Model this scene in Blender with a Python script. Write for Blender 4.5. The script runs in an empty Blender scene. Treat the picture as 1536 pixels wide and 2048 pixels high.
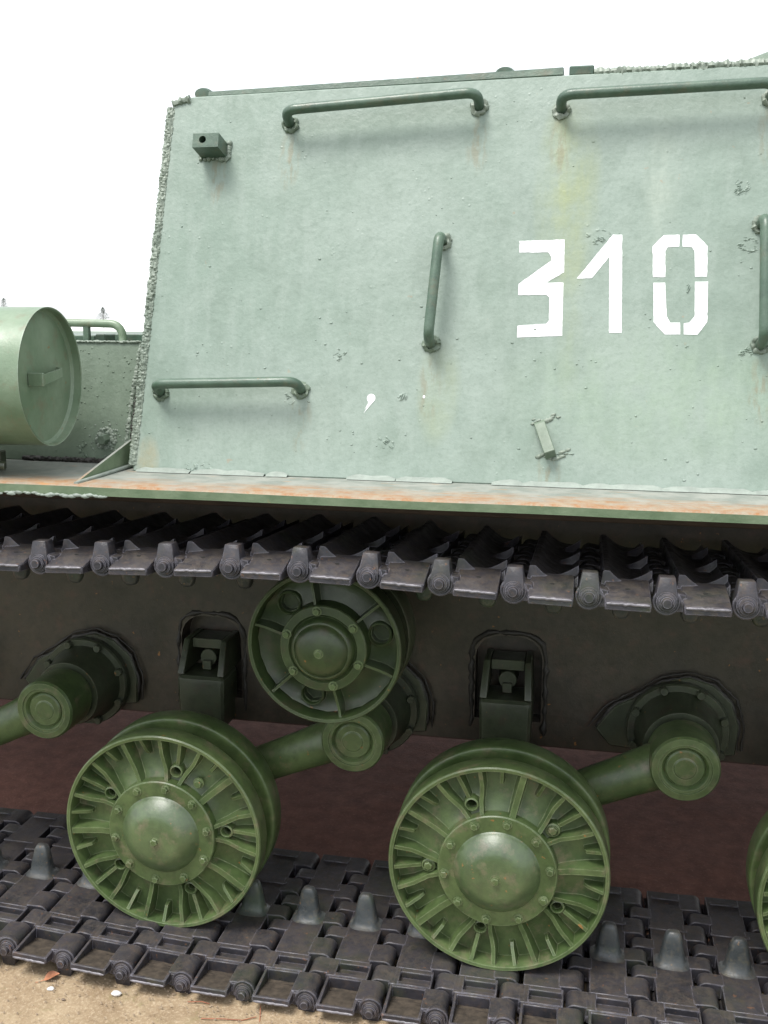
import bpy, bmesh, math, random
from math import sin, cos, pi, radians, sqrt
from mathutils import Vector, Matrix, noise

random.seed(7)
SC = bpy.context.scene
COL = SC.collection

# ------------------------------------------------------------------ camera
cam_d = bpy.data.cameras.new("camera")
cam = bpy.data.objects.new("camera", cam_d)
COL.objects.link(cam)
SC.camera = cam
YAW, PITCH, ROLL = 0.2012, 0.1902, 0.0049
F = Vector((-sin(YAW) * cos(PITCH), cos(YAW) * cos(PITCH), -sin(PITCH)))
R = Vector((cos(YAW), sin(YAW), 0))
U = R.cross(F)
R2 = R * cos(ROLL) + U * sin(ROLL)
U2 = -R * sin(ROLL) + U * cos(ROLL)
mm = Matrix((R2, U2, -F)).transposed().to_4x4()
mm.translation = Vector((0.2594, -2.1115, 1.6693))
cam.matrix_world = mm
cam_d.sensor_fit = 'VERTICAL'
cam_d.sensor_height = 24.0
cam_d.lens = 24.0 * 2010.4 / 2048.0
cam_d.clip_start = 0.05
cam_d.clip_end = 2000

# ------------------------------------------------------------------ sky, sun, exposure
SUN_EL, SUN_AZ = radians(66), radians(-35)      # azimuth measured from -Y (the camera's side) towards +X
W = bpy.data.worlds.new("World")
SC.world = W
W.use_nodes = True
nt = W.node_tree
bg = nt.nodes["Background"]
sky = nt.nodes.new("ShaderNodeTexSky")
sky.sky_type = 'NISHITA'
sky.sun_disc = False
sky.sun_elevation = SUN_EL
sky.sun_rotation = pi - SUN_AZ
sky.air_density = 1.0
sky.dust_density = 1.5
sky.ozone_density = 1.0
# overcast: the cloud layer washes the blue out of the sky
hs = nt.nodes.new("ShaderNodeHueSaturation")
hs.inputs["Saturation"].default_value = 0.22
nt.links.new(sky.outputs[0], hs.inputs["Color"])
cl = nt.nodes.new("ShaderNodeMix")
cl.data_type = 'RGBA'
cl.inputs[0].default_value = 0.5
cl.inputs[7].default_value = (4.6, 4.75, 4.9, 1)
nt.links.new(hs.outputs[0], cl.inputs[6])
nt.links.new(cl.outputs[2], bg.inputs[0])
bg.inputs[1].default_value = 0.12
sd = bpy.data.lights.new("sun", 'SUN')
sd.energy = 1.5
sd.angle = radians(24)
sd.color = (1.0, 0.97, 0.92)
sun = bpy.data.objects.new("sun", sd)
COL.objects.link(sun)
dirv = Vector((sin(SUN_AZ) * cos(SUN_EL), -cos(SUN_AZ) * cos(SUN_EL), sin(SUN_EL)))
sun.rotation_euler = dirv.to_track_quat('Z', 'Y').to_euler()
SC.view_settings.view_transform = 'Standard'
SC.view_settings.look = 'None'
SC.view_settings.gamma = 1.0
SC.view_settings.exposure = 1.47
SC.cycles.max_bounces = 8
SC.cycles.diffuse_bounces = 5


# ------------------------------------------------------------------ materials
def nodes(name):
    m = bpy.data.materials.new(name)
    m.use_nodes = True
    n = m.node_tree
    return m, n, n.nodes["Principled BSDF"]


def N(n, t, **kw):
    x = n.nodes.new(t)
    for k, v in kw.items():
        if k in x.inputs:
            x.inputs[k].default_value = v
        else:
            setattr(x, k, v)
    return x


def coords(n, scale=(1, 1, 1), world=False):
    if world:
        g = n.nodes.new("ShaderNodeNewGeometry"); out = g.outputs["Position"]
    else:
        t = n.nodes.new("ShaderNodeTexCoord"); out = t.outputs["Object"]
    mp = n.nodes.new("ShaderNodeMapping")
    mp.inputs["Scale"].default_value = scale
    n.links.new(out, mp.inputs[0])
    return mp.outputs[0]


def noise_tex(n, vec, scale, detail=6, rough=.6):
    x = N(n, "ShaderNodeTexNoise", Scale=scale, Detail=detail, Roughness=rough)
    n.links.new(vec, x.inputs["Vector"])
    return x.outputs["Fac"]


def ramp(n, fac, stops, interp='LINEAR'):
    r = n.nodes.new("ShaderNodeValToRGB")
    r.color_ramp.interpolation = interp
    e = r.color_ramp.elements
    while len(e) < len(stops):
        e.new(0.5)
    for el, (p, c) in zip(e, stops):
        el.position = p
        el.color = (c, c, c, 1) if isinstance(c, (int, float)) else (*c, 1)
    n.links.new(fac, r.inputs[0])
    return r.outputs[0]


def mix(n, fac, a, b, mode='MIX'):
    x = n.nodes.new("ShaderNodeMix")
    x.data_type = 'RGBA'; x.blend_type = mode
    for sock, v in ((x.inputs[0], fac), (x.inputs[6], a), (x.inputs[7], b)):
        if hasattr(v, 'is_linked') or hasattr(v, 'links'):
            n.links.new(v, sock)
        elif isinstance(v, (int, float)):
            sock.default_value = v
        else:
            sock.default_value = (*v, 1)
    return x.outputs[2]


def math_n(n, op, a, b=0.0, clamp=False):
    x = n.nodes.new("ShaderNodeMath"); x.operation = op; x.use_clamp = clamp
    for i, v in enumerate((a, b)):
        if hasattr(v, 'links'):
            n.links.new(v, x.inputs[i])
        else:
            x.inputs[i].default_value = v
    return x.outputs[0]


def bump(n, bsdf, h, strength=.3, dist=.002, prev=None):
    b = N(n, "ShaderNodeBump", Strength=strength, Distance=dist)
    n.links.new(h, b.inputs["Height"])
    if prev is not None:
        n.links.new(prev, b.inputs["Normal"])
    n.links.new(b.outputs[0], bsdf.inputs["Normal"])
    return b.outputs[0]


def setc(n, b, col):
    if hasattr(col, 'links'):
        n.links.new(col, b.inputs["Base Color"])
    else:
        b.inputs["Base Color"].default_value = (*col, 1)


def rough_noise(n, b, vec, lo, hi, scale=30):
    n.links.new(ramp(n, noise_tex(n, vec, scale), [(.3, lo), (.7, hi)]), b.inputs["Roughness"])


def pits(n, v, scale, lo, hi):
    vo = N(n, "ShaderNodeTexVoronoi", Scale=scale)
    n.links.new(v, vo.inputs["Vector"])
    return ramp(n, vo.outputs["Distance"], [(lo, 1.0), (hi, 0.0)])


def edge_mask(n, radius=.003, lo=.02, hi=.22, amount=.8, vec=None):
    """worn edges: where the rounded normal leaves the face normal, broken up by noise"""
    be = n.nodes.new("ShaderNodeBevel"); be.samples = 4
    be.inputs["Radius"].default_value = radius
    g = n.nodes.new("ShaderNodeNewGeometry")
    d = n.nodes.new("ShaderNodeVectorMath"); d.operation = 'DOT_PRODUCT'
    n.links.new(be.outputs[0], d.inputs[0]); n.links.new(g.outputs["Normal"], d.inputs[1])
    m = ramp(n, math_n(n, 'SUBTRACT', 1.0, d.outputs["Value"]), [(lo, 0), (hi, amount)])
    if vec is not None:
        m = math_n(n, 'MULTIPLY', m, ramp(n, noise_tex(n, vec, 55, 5, .7), [(.35, .15), (.60, 1)]))
    return m


def blotch(n, v, px, pz, rx, rz, power=1.0):
    """soft stain mask round a point of the plate (position x, z)"""
    s = n.nodes.new("ShaderNodeSeparateXYZ"); n.links.new(v, s.inputs[0])
    dx = math_n(n, 'DIVIDE', math_n(n, 'SUBTRACT', s.outputs[0], px), rx)
    dz = math_n(n, 'DIVIDE', math_n(n, 'SUBTRACT', s.outputs[2], pz), rz)
    d = math_n(n, 'ADD', math_n(n, 'MULTIPLY', dx, dx), math_n(n, 'MULTIPLY', dz, dz))
    return math_n(n, 'MULTIPLY', math_n(n, 'SUBTRACT', 1.0, d, True), power)


def plate_material(name, base, pale, dark, stains=True):
    m, n, b = nodes(name)
    v = coords(n, world=True)
    big = noise_tex(n, v, 2.2, 4, .6)
    mid = noise_tex(n, v, 11, 6, .65)
    fine = noise_tex(n, v, 90, 4, .7)
    streak = noise_tex(n, coords(n, (26, 26, 1.6), True), 1.0, 4, .6)
    c = mix(n, ramp(n, big, [(.35, 0), (.65, 1)]), base, pale)
    c = mix(n, math_n(n, 'MULTIPLY', ramp(n, mid, [(.42, 0), (.70, 1)]), .42), c, dark)
    c = mix(n, math_n(n, 'MULTIPLY', ramp(n, streak, [(.46, 0), (.68, 1)]), .60), c, pale)
    c = mix(n, math_n(n, 'MULTIPLY', ramp(n, fine, [(.35, 1), (.5, 0)]), .22), c, dark)
    if stains:
        def wob(bl):
            return math_n(n, 'MULTIPLY', bl, math_n(n, 'MULTIPLY', ramp(n, mid, [(.30, .15), (.62, 1)]), ramp(n, streak, [(.30, .25), (.62, 1)])))
        yel = (.27, .31, .17)
        c = mix(n, wob(blotch(n, v, .185, 1.97, .085, .26, 1.0)), c, yel)
        c = mix(n, wob(blotch(n, v, .205, 1.72, .035, .30, .35)), c, yel)
        c = mix(n, wob(blotch(n, v, -.10, 1.50, .06, .14, .55)), c, yel)
        c = mix(n, wob(blotch(n, v, .43, 1.50, .40, .18, .45)), c, (.27, .37, .25))
        c = mix(n, wob(blotch(n, v, .40, 1.95, .05, .22, .4)), c, (.42, .47, .40))
        c = mix(n, wob(blotch(n, v, -.835, 1.31, .035, .07, .6)), c, (.36, .27, .12))
        for fx, fz in ((-.512, 2.06), (-.036, 2.09), (.164, 2.08), (.640, 2.09), (-.123, 1.50), (.633, 1.51), (-.440, 1.42), (.17, 1.30), (-.700, 2.02)):
            runs = ramp(n, noise_tex(n, coords(n, (70, 70, 2.5), True), 1.0, 4, .6), [(.46, 0), (.60, 1)])
            c = mix(n, math_n(n, 'MULTIPLY', blotch(n, v, fx, fz, .032, .085, .55), runs), c, (.20, .17, .10))
        scr = ramp(n, noise_tex(n, coords(n, (5, 5, 60), True), 3.0, 6, .8), [(.66, 0), (.70, .30)])
        c = mix(n, scr, c, dark)
        rn = noise_tex(n, v, 38, 3, .5)
        c = mix(n, math_n(n, 'MULTIPLY', ramp(n, rn, [(.735, 0), (.78, 1)]), .4), c, (.30, .20, .12))
    setc(n, b, c)
    rough_noise(n, b, v, .38, .62, 14)
    p = pits(n, v, 42, .05, .16)
    sel = ramp(n, noise_tex(n, v, 6, 5), [(.54, 0), (.66, 1)])
    h1 = math_n(n, 'MULTIPLY', p, sel)
    b0 = bump(n, b, noise_tex(n, v, 160, 5, .7), .22, .002)
    b00 = bump(n, b, noise_tex(n, v, 62, 3, .5), .32, .003, b0)
    b1 = bump(n, b, noise_tex(n, v, 22, 5, .6), .30, .005, b00)
    bump(n, b, h1, .5, .002, b1)
    return m


def olive(name, base, pale, dark, dirt=(.17, .14, .09), amount=.45, gloss=(.32, .50), spec=.5, coat=.15, wear=.8):
    m, n, b = nodes(name)
    v = coords(n, world=True)
    c = mix(n, ramp(n, noise_tex(n, v, 7, 5, .6), [(.35, 0), (.65, 1)]), base, pale)
    c = mix(n, math_n(n, 'MULTIPLY', ramp(n, noise_tex(n, v, 34, 6, .7), [(.45, 0), (.68, 1)]), amount), c, dark)
    g = n.nodes.new("ShaderNodeNewGeometry")
    c = mix(n, edge_mask(n, .0040, .01, .12, wear, v), c, (pale[0] * 1.8 + .07, pale[1] * 1.55 + .07, pale[2] * 2.2 + .05))
    d = ramp(n, noise_tex(n, v, 19, 6, .7), [(.54, 0), (.70, .65)])
    c = mix(n, d, c, dirt)
    rs = ramp(n, noise_tex(n, v, 60, 3, .5), [(.71, 0), (.75, .8)])
    c = mix(n, rs, c, (.26, .12, .035))
    setc(n, b, c)
    rough_noise(n, b, v, gloss[0], gloss[1], 18)
    b.inputs["Specular IOR Level"].default_value = spec
    b.inputs["Coat Weight"].default_value = coat
    b.inputs["Coat Roughness"].default_value = .30
    b0 = bump(n, b, noise_tex(n, v, 220, 4, .7), .30, .0015)
    bump(n, b, noise_tex(n, v, 45, 5, .6), .32, .003, b0)
    return m


def track_material(name, gain=1.0, tint=(1, 1, 1)):
    m, n, b = nodes(name)
    v = coords(n, world=True)
    oi = n.nodes.new("ShaderNodeObjectInfo")
    c = mix(n, ramp(n, noise_tex(n, v, 9, 6, .65), [(.35, 0), (.65, 1)]), (.018, .019, .023), (.050, .047, .055))
    c = mix(n, ramp(n, noise_tex(n, v, 40, 6, .75), [(.50, 0), (.70, .8)]), c, (.085, .062, .048))
    gr = ramp(n, noise_tex(n, v, 5, 4, .6), [(.52, 0), (.66, .55)])
    c = mix(n, gr, c, (.036, .052, .024))
    rs = ramp(n, noise_tex(n, v, 75, 3, .5), [(.68, 0), (.73, .75)])
    c = mix(n, rs, c, (.17, .085, .045))
    g = n.nodes.new("ShaderNodeNewGeometry")
    c = mix(n, edge_mask(n, .0034, .01, .13, .9, v), c, (.25, .24, .285))
    c = mix(n, math_n(n, 'MULTIPLY', oi.outputs["Random"], .25), c, (.025, .022, .025))
    if gain != 1.0:
        c = mix(n, 1.0, c, tuple(gain * t for t in tint), 'MULTIPLY')
    sn = n.nodes.new("ShaderNodeSeparateXYZ"); n.links.new(g.outputs["Normal"], sn.inputs[0])
    upf = ramp(n, sn.outputs[2], [(.55, 0), (.9, 1)])
    dm = ramp(n, noise_tex(n, v, 30, 7, .8), [(.44, .10), (.64, .85)])
    c = mix(n, math_n(n, 'MULTIPLY', upf, dm), c, (.062, .051, .042))
    sp_ = ramp(n, noise_tex(n, v, 170, 3, .8), [(.60, 0), (.68, .6)])
    c = mix(n, math_n(n, 'MULTIPLY', upf, sp_), c, (.10, .085, .07))
    setc(n, b, c)
    b.inputs["Metallic"].default_value = .0
    b.inputs["Specular IOR Level"].default_value = .35 if gain == 1.0 else .5
    ro = ramp(n, noise_tex(n, v, 25), [(.3, .22), (.7, .48)])
    mr = n.nodes.new("ShaderNodeMix"); mr.data_type = 'FLOAT'
    n.links.new(math_n(n, 'MULTIPLY', upf, dm), mr.inputs[0]); n.links.new(ro, mr.inputs[2]); mr.inputs[3].default_value = .80
    n.links.new(mr.outputs[0], b.inputs["Roughness"])
    b0 = bump(n, b, noise_tex(n, v, 260, 4, .7), .35, .0015)
    bump(n, b, noise_tex(n, v, 60, 5, .6), .40, .003, b0)
    return m


def simple(name, col, rough=.6, var=.3, scale=30, metal=0.0):
    m, n, b = nodes(name)
    v = coords(n, world=True)
    dk = tuple(x * (1 - var) for x in col)
    c = mix(n, ramp(n, noise_tex(n, v, scale, 6, .65), [(.35, 0), (.65, 1)]), dk, col)
    setc(n, b, c)
    b.inputs["Roughness"].default_value = rough
    b.inputs["Metallic"].default_value = metal
    bump(n, b, noise_tex(n, v, scale * 5, 4, .7), .35, .002)
    return m


def fender_material():
    m, n, b = nodes("fender_paint_rust")
    v = coords(n, world=True)
    s = n.nodes.new("ShaderNodeSeparateXYZ"); n.links.new(v, s.inputs[0])
    green = mix(n, ramp(n, noise_tex(n, v, 12, 5), [(.35, 0), (.65, 1)]), (.10, .15, .085), (.17, .22, .14))
    pale = mix(n, ramp(n, noise_tex(n, v, 18, 5), [(.4, 0), (.6, 1)]), (.19, .21, .185), (.27, .28, .25))
    rust = mix(n, ramp(n, noise_tex(n, v, 34, 9, .8), [(.40, 0), (.60, 1)]), (.27, .125, .045), (.29, .235, .165))
    # rust gathers towards the outer half of the shelf
    yv = math_n(n, 'ADD', s.outputs[1], math_n(n, 'MULTIPLY', math_n(n, 'SUBTRACT', noise_tex(n, coords(n, (3, 12, 3), True), 3, 5, .7), .5), .32))
    rm = ramp(n, yv, [(.0, 1), (.06, .9), (.14, 0)])
    rm = math_n(n, 'MULTIPLY', rm, ramp(n, noise_tex(n, coords(n, (1, 2.5, 1), True), 5, 6, .7), [(.34, .35), (.54, 1)]))
    top = mix(n, rm, pale, rust)
    top = mix(n, ramp(n, noise_tex(n, coords(n, (2, 9, 2), True), 6, 5, .7), [(.62, 0), (.70, .8)]), top, (.36, .18, .06))
    g = n.nodes.new("ShaderNodeNewGeometry")
    sg = n.nodes.new("ShaderNodeSeparateXYZ"); n.links.new(g.outputs["Normal"], sg.inputs[0])
    up = ramp(n, sg.outputs[2], [(.55, 0), (.8, 1)])
    side = mix(n, ramp(n, noise_tex(n, v, 22, 4, .6), [(.66, 0), (.72, .9)]), green, (.45, .24, .09))
    c = mix(n, up, side, top)
    setc(n, b, c)
    b.inputs["Roughness"].default_value = .6
    b0 = bump(n, b, noise_tex(n, v, 140, 5, .7), .35, .002)
    bump(n, b, noise_tex(n, v, 18, 5, .6), .4, .006, b0)
    return m


def ground_material():
    m, n, b = nodes("sandy_concrete_ground")
    v = coords(n, world=True)
    s = n.nodes.new("ShaderNodeSeparateXYZ"); n.links.new(v, s.inputs[0])
    sand = mix(n, ramp(n, noise_tex(n, v, 9, 6, .65), [(.35, 0), (.65, 1)]), (.24, .170, .100), (.36, .275, .175))
    sand = mix(n, ramp(n, noise_tex(n, v, 120, 3, .8), [(.5, 0), (.72, .75)]), sand, (.52, .42, .30))
    sand = mix(n, ramp(n, noise_tex(n, v, 60, 3, .8), [(.28, .6), (.45, 0)]), sand, (.25, .17, .10))
    moss = ramp(n, noise_tex(n, v, 14, 6, .75), [(.55, 0), (.72, .6)])
    sand = mix(n, moss, sand, (.17, .15, .06))
    track_band = ramp(n, math_n(n, 'ADD', s.outputs[1], math_n(n, 'MULTIPLY', math_n(n, 'SUBTRACT', noise_tex(n, v, 11, 7, .75), .5), .30)), [(.0, 0), (.06, .8)])  # darker brown band from the track edge inwards
    sand = mix(n, track_band, sand, (.10, .075, .042))
    sand = mix(n, ramp(n, noise_tex(n, v, 38, 7, .8), [(.56, 0), (.66, .7)]), sand, (.16, .11, .065))
    red = mix(n, ramp(n, noise_tex(n, v, 16, 6, .7), [(.3, 0), (.7, 1)]), (.13, .050, .036), (.26, .115, .080))
    red = mix(n, ramp(n, noise_tex(n, v, 90, 4, .8), [(.55, 0), (.72, .6)]), red, (.40, .22, .15))
    edge = math_n(n, 'ADD', s.outputs[1], math_n(n, 'MULTIPLY', math_n(n, 'SUBTRACT', noise_tex(n, v, 3, 5, .7), .5), .3))
    z1 = ramp(n, edge, [(.38, 0), (.62, 1)])
    z2 = ramp(n, math_n(n, 'MULTIPLY', edge, .1), [(.26, 1), (.30, 0)])
    c = mix(n, math_n(n, 'MULTIPLY', z1, z2), sand, red)
    ed = math_n(n, 'ADD', s.outputs[1], math_n(n, 'MULTIPLY', noise_tex(n, v, 2.5, 5, .7), .25))
    bounce_cut = mix(n, ramp(n, noise_tex(n, v, 25, 6, .7), [(.35, 0), (.65, 1)]), (.035, .050, .018), (.10, .11, .05))  # unseen dark ground in front, added to cut the bounced light
    c = mix(n, math_n(n, 'LESS_THAN', ed, -.55), c, bounce_cut)
    far = ramp(n, math_n(n, 'MULTIPLY', s.outputs[1], .01), [(.08, 0), (.14, 1)])
    c = mix(n, far, c, (.66, .66, .64))
    setc(n, b, c)
    b.inputs["Roughness"].default_value = .9
    b0 = bump(n, b, noise_tex(n, v, 120, 6, .8), .6, .004)
    bump(n, b, noise_tex(n, v, 14, 5, .6), .5, .012, b0)
    return m


M_PLATE = plate_material("weathered_pale_green_armour_paint", (.200, .262, .218), (.264, .320, .280), (.125, .172, .135))
M_DECK = plate_material("engine_deck_paint", (.115, .155, .112), (.150, .195, .145), (.075, .105, .072), False)
M_WHEEL = olive("olive_green_wheel_paint", (.046, .078, .024), (.094, .136, .050), (.018, .030, .011))
M_ROLL = olive("shaded_return_roller_paint", (.022, .038, .012), (.045, .070, .024), (.010, .016, .007), dirt=(.06, .045, .03))  # wheel olive darkened: shade under the upper track put into the colour
M_DRUM = olive("fuel_drum_paint", (.125, .190, .115), (.200, .262, .180), (.085, .13, .08), amount=.2, wear=.3)
M_CAP = olive("polished_hub_cap_paint", (.042, .076, .024), (.085, .130, .048), (.016, .028, .011), gloss=(.38, .48), spec=.9, coat=.35, wear=.2)
M_RAIL = olive("handrail_paint", (.050, .092, .064), (.090, .140, .100), (.025, .045, .032), dirt=(.12, .11, .07), gloss=(.30, .45), coat=.1, wear=.15, spec=.5)
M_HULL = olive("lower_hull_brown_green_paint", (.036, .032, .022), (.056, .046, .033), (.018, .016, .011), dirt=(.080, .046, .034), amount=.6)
M_SUSP = olive("suspension_dark_green_paint", (.026, .034, .018), (.048, .060, .033), (.012, .014, .009), dirt=(.042, .028, .021))
M_TRACK = track_material("worn_track_steel")
M_HORN = track_material("polished_horn_steel", 1.55, (.92, 1.10, .98))
M_FENDER = fender_material()
M_WELD = plate_material("painted_weld_metal", (.17, .21, .17), (.26, .30, .25), (.10, .125, .09), False)
M_DWELD = simple("dark_weld_metal", (.030, .027, .022), .55, .5, 50)
M_WHITE = simple("white_marking_paint", (.86, .87, .88), .5, .05, 40)
M_UNDER = simple("red_brown_primer_underside", (.06, .034, .022), .8, .4, 14)
M_BELLY = simple("belly_primer", (.085, .045, .035), .8, .4, 9)
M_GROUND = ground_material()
M_BLACK = simple("hole_darkness_steel", (.012, .012, .010), .9, .3, 40)


# ------------------------------------------------------------------ mesh helpers
class MB:
    def __init__(s):
        s.v = []; s.f = []

    def add(s, vs, fs):
        o = len(s.v)
        s.v += [tuple(p) for p in vs]
        s.f += [tuple(i + o for i in f) for f in fs]
        return s

    def box(s, x0, x1, y0, y1, z0, z1):
        vs = [(x, y, z) for x in (x0, x1) for y in (y0, y1) for z in (z0, z1)]
        return s.add(vs, [(0, 1, 3, 2), (4, 6, 7, 5), (0, 4, 5, 1), (2, 3, 7, 6), (0, 2, 6, 4), (1, 5, 7, 3)])

    def prism_y(s, poly, y0, y1):
        """poly: list of (x,z) extruded along y"""
        n = len(poly)
        vs = [(x, y0, z) for x, z in poly] + [(x, y1, z) for x, z in poly]
        fs = [tuple(range(n)), tuple(range(2 * n - 1, n - 1, -1))]
        fs += [(i, i + n, (i + 1) % n + n, (i + 1) % n) for i in range(n)]
        return s.add(vs, fs)

    def lathe_y(s, prof, seg=48, cx=0, cz=0, caps=True):
        """prof: list of (r, y); axis along y"""
        vs = []; fs = []; rows = []
        for r, y in prof:
            if r < 1e-6:
                rows.append([len(vs)]); vs.append((cx, y, cz))
            else:
                row = []
                for k in range(seg):
                    a = 2 * pi * k / seg
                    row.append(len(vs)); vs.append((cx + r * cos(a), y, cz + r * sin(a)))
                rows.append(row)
        for A, B in zip(rows, rows[1:]):
            for k in range(seg):
                k2 = (k + 1) % seg
                if len(A) == 1 and len(B) == 1: continue
                if len(A) == 1: fs.append((A[0], B[k], B[k2]))
                elif len(B) == 1: fs.append((A[k], B[0], A[k2]))
                else: fs.append((A[k], B[k], B[k2], A[k2]))
        if caps:
            if len(rows[0]) > 1: fs.append(tuple(rows[0]))
            if len(rows[-1]) > 1: fs.append(tuple(reversed(rows[-1])))
        return s.add(vs, fs)

    def tube(s, pts, r, seg=14, rj=None, caps=True):
        pts = [Vector(p) for p in pts]
        vs = []; fs = []
        up = Vector((0, 0, 1))
        T0 = (pts[1] - pts[0]).normalized()
        if abs(T0.dot(up)) > .9: up = Vector((1, 0, 0))
        nrm = T0.cross(up).normalized()
        for i, p in enumerate(pts):
            t = (pts[min(i + 1, len(pts) - 1)] - pts[max(i - 1, 0)]).normalized()
            nrm = (nrm - t * nrm.dot(t)).normalized()
            bn = t.cross(nrm)
            rr = rj[i] if rj else r
            for k in range(seg):
                a = 2 * pi * k / seg
                vs.append(p + nrm * rr * cos(a) + bn * rr * sin(a))
        for i in range(len(pts) - 1):
            for k in range(seg):
                k2 = (k + 1) % seg
                fs.append((i * seg + k, i * seg + k2, (i + 1) * seg + k2, (i + 1) * seg + k))
        if caps:
            fs.append(tuple(range(seg))[::-1]); o = (len(pts) - 1) * seg
            fs.append(tuple(range(o, o + seg)))
        return s.add(vs, fs)

    def blob(s, c, rx, ry, rz, seed, amp=.3, freq=1.0, sub=1):
        bm = bmesh.new()
        bmesh.ops.create_icosphere(bm, subdivisions=sub, radius=1)
        vs = []
        for v in bm.verts:
            k = 1 + amp * noise.noise(v.co * freq + Vector((seed * 3.1, seed * 1.7, 0)))
            vs.append((c[0] + v.co.x * rx * k, c[1] + v.co.y * ry * k, c[2] + v.co.z * rz * k))
        fs = [tuple(v.index for v in f.verts) for f in bm.faces]
        bm.free()
        return s.add(vs, fs)

    def mesh(s, name, mat, bevel=0, smooth=35, segs=1):
        me = bpy.data.meshes.new(name)
        me.from_pydata(s.v, [], s.f)
        bm = bmesh.new(); bm.from_mesh(me)
        bmesh.ops.recalc_face_normals(bm, faces=bm.faces)
        if bevel:
            ed = [e for e in bm.edges if len(e.link_faces) == 2 and e.calc_face_angle(0) > radians(38)]
            bmesh.ops.bevel(bm, geom=ed, offset=bevel, segments=segs, profile=.6, affect='EDGES', clamp_overlap=True)
        bm.to_mesh(me); bm.free()
        me.materials.append(mat)
        me.polygons.foreach_set('use_smooth', [True] * len(me.polygons))
        me.set_sharp_from_angle(angle=radians(smooth))
        me.update()
        return me

    def obj(s, name, mat, parent=None, bevel=0, smooth=35, segs=1):
        return link(name, s.mesh(name, mat, bevel, smooth, segs), parent)


def link(name, me, parent=None, loc=None, rot=None):
    o = bpy.data.objects.new(name, me)
    COL.objects.link(o)
    if parent: o.parent = parent
    if loc is not None: o.location = loc
    if rot is not None: o.rotation_euler = rot
    return o


def tag(o, label=None, cat=None, group=None, kind=None):
    if label: o['label'] = label
    if cat: o['category'] = cat
    if group: o['group'] = group
    if kind: o['kind'] = kind
    return o


def empty(name, loc=(0, 0, 0)):
    o = bpy.data.objects.new(name, None)
    COL.objects.link(o); o.location = loc
    o.empty_display_size = .1
    return o


def dup(o, parent, loc=None, rot=None):
    c = o.copy(); COL.objects.link(c); c.parent = parent
    if loc is not None: c.location = loc
    if rot is not None: c.rotation_euler = rot
    for ch in list(o.children):
        if ch.name.startswith("tray_dirt"): continue
        d = ch.copy(); COL.objects.link(d); d.parent = c
    return c


TANK = empty("tracked_gun_vehicle", (0, 0, 0))
tag(TANK, "olive green tracked armoured vehicle with white number 310 on its sloping side plate", "armoured vehicle")

# ------------------------------------------------------------------ superstructure
SL = .27
TILT = math.atan(SL)


def py(z): return .24 + SL * (z - 1.285)


NV = Vector((0, -1, SL)).normalized()         # outward normal of the side plate
UPV = Vector((0, SL, 1)).normalized()


def on(x, z, off=0.0):
    return Vector((x, py(z), z)) + NV * off


# side plate outline (x, z), 90 mm thick
edge_l = [(-.873, 1.285), (-.855, 1.764), (-.838, 2.222)]
out = [edge_l[0], (1.75, 1.285), (1.75, 2.262), (.161, 2.247), (-.784, 2.231), edge_l[2], edge_l[1]]
mb = MB()
vs = [on(x, z) for x, z in out] + [on(x, z) + Vector((0, .09, 0)) for x, z in out]
n_ = len(out)
mb.add(vs, [tuple(range(n_)), tuple(range(2 * n_ - 1, n_ - 1, -1))] + [(i, i + n_, (i + 1) % n_ + n_, (i + 1) % n_) for i in range(n_)])
plate = mb.obj("side_plate", M_PLATE, TANK, bevel=.003)

# rear wall, roof and far side of the fighting compartment
mb = MB()
mb.add([(-.872, .33, 1.25), (-.837, .585, 2.222), (-.837, 2.49, 2.222), (-.872, 2.74, 1.25),
        (-.80, .33, 1.25), (-.77, .585, 2.222), (-.77, 2.49, 2.222), (-.80, 2.74, 1.25)],
       [(0, 1, 2, 3), (4, 7, 6, 5), (0, 4, 5, 1), (1, 5, 6, 2), (2, 6, 7, 3), (3, 7, 4, 0)])
mb.obj("rear_wall", M_PLATE, TANK)
mb = MB()
mb.add([(-.77, .57, 2.19), (1.75, .57, 2.225), (1.75, 2.49, 2.225), (-.77, 2.49, 2.19),
        (-.77, .57, 2.224), (1.75, .57, 2.255), (1.75, 2.49, 2.255), (-.77, 2.49, 2.224)],
       [(0, 1, 2, 3), (4, 7, 6, 5), (0, 4, 5, 1), (1, 5, 6, 2), (2, 6, 7, 3), (3, 7, 4, 0)])
mb.obj("roof_plate", M_PLATE, TANK)
mb = MB()
mb.add([(-.8, 2.74, 1.25), (1.75, 2.74, 1.25), (1.75, 2.50, 2.25), (-.8, 2.50, 2.22),
        (-.8, 2.83, 1.25), (1.75, 2.83, 1.25), (1.75, 2.59, 2.25), (-.8, 2.59, 2.22)],
       [(0, 1, 2, 3), (4, 7, 6, 5), (0, 4, 5, 1), (1, 5, 6, 2), (2, 6, 7, 3), (3, 7, 4, 0)])
mb.obj("far_side_plate", M_PLATE, TANK)

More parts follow.
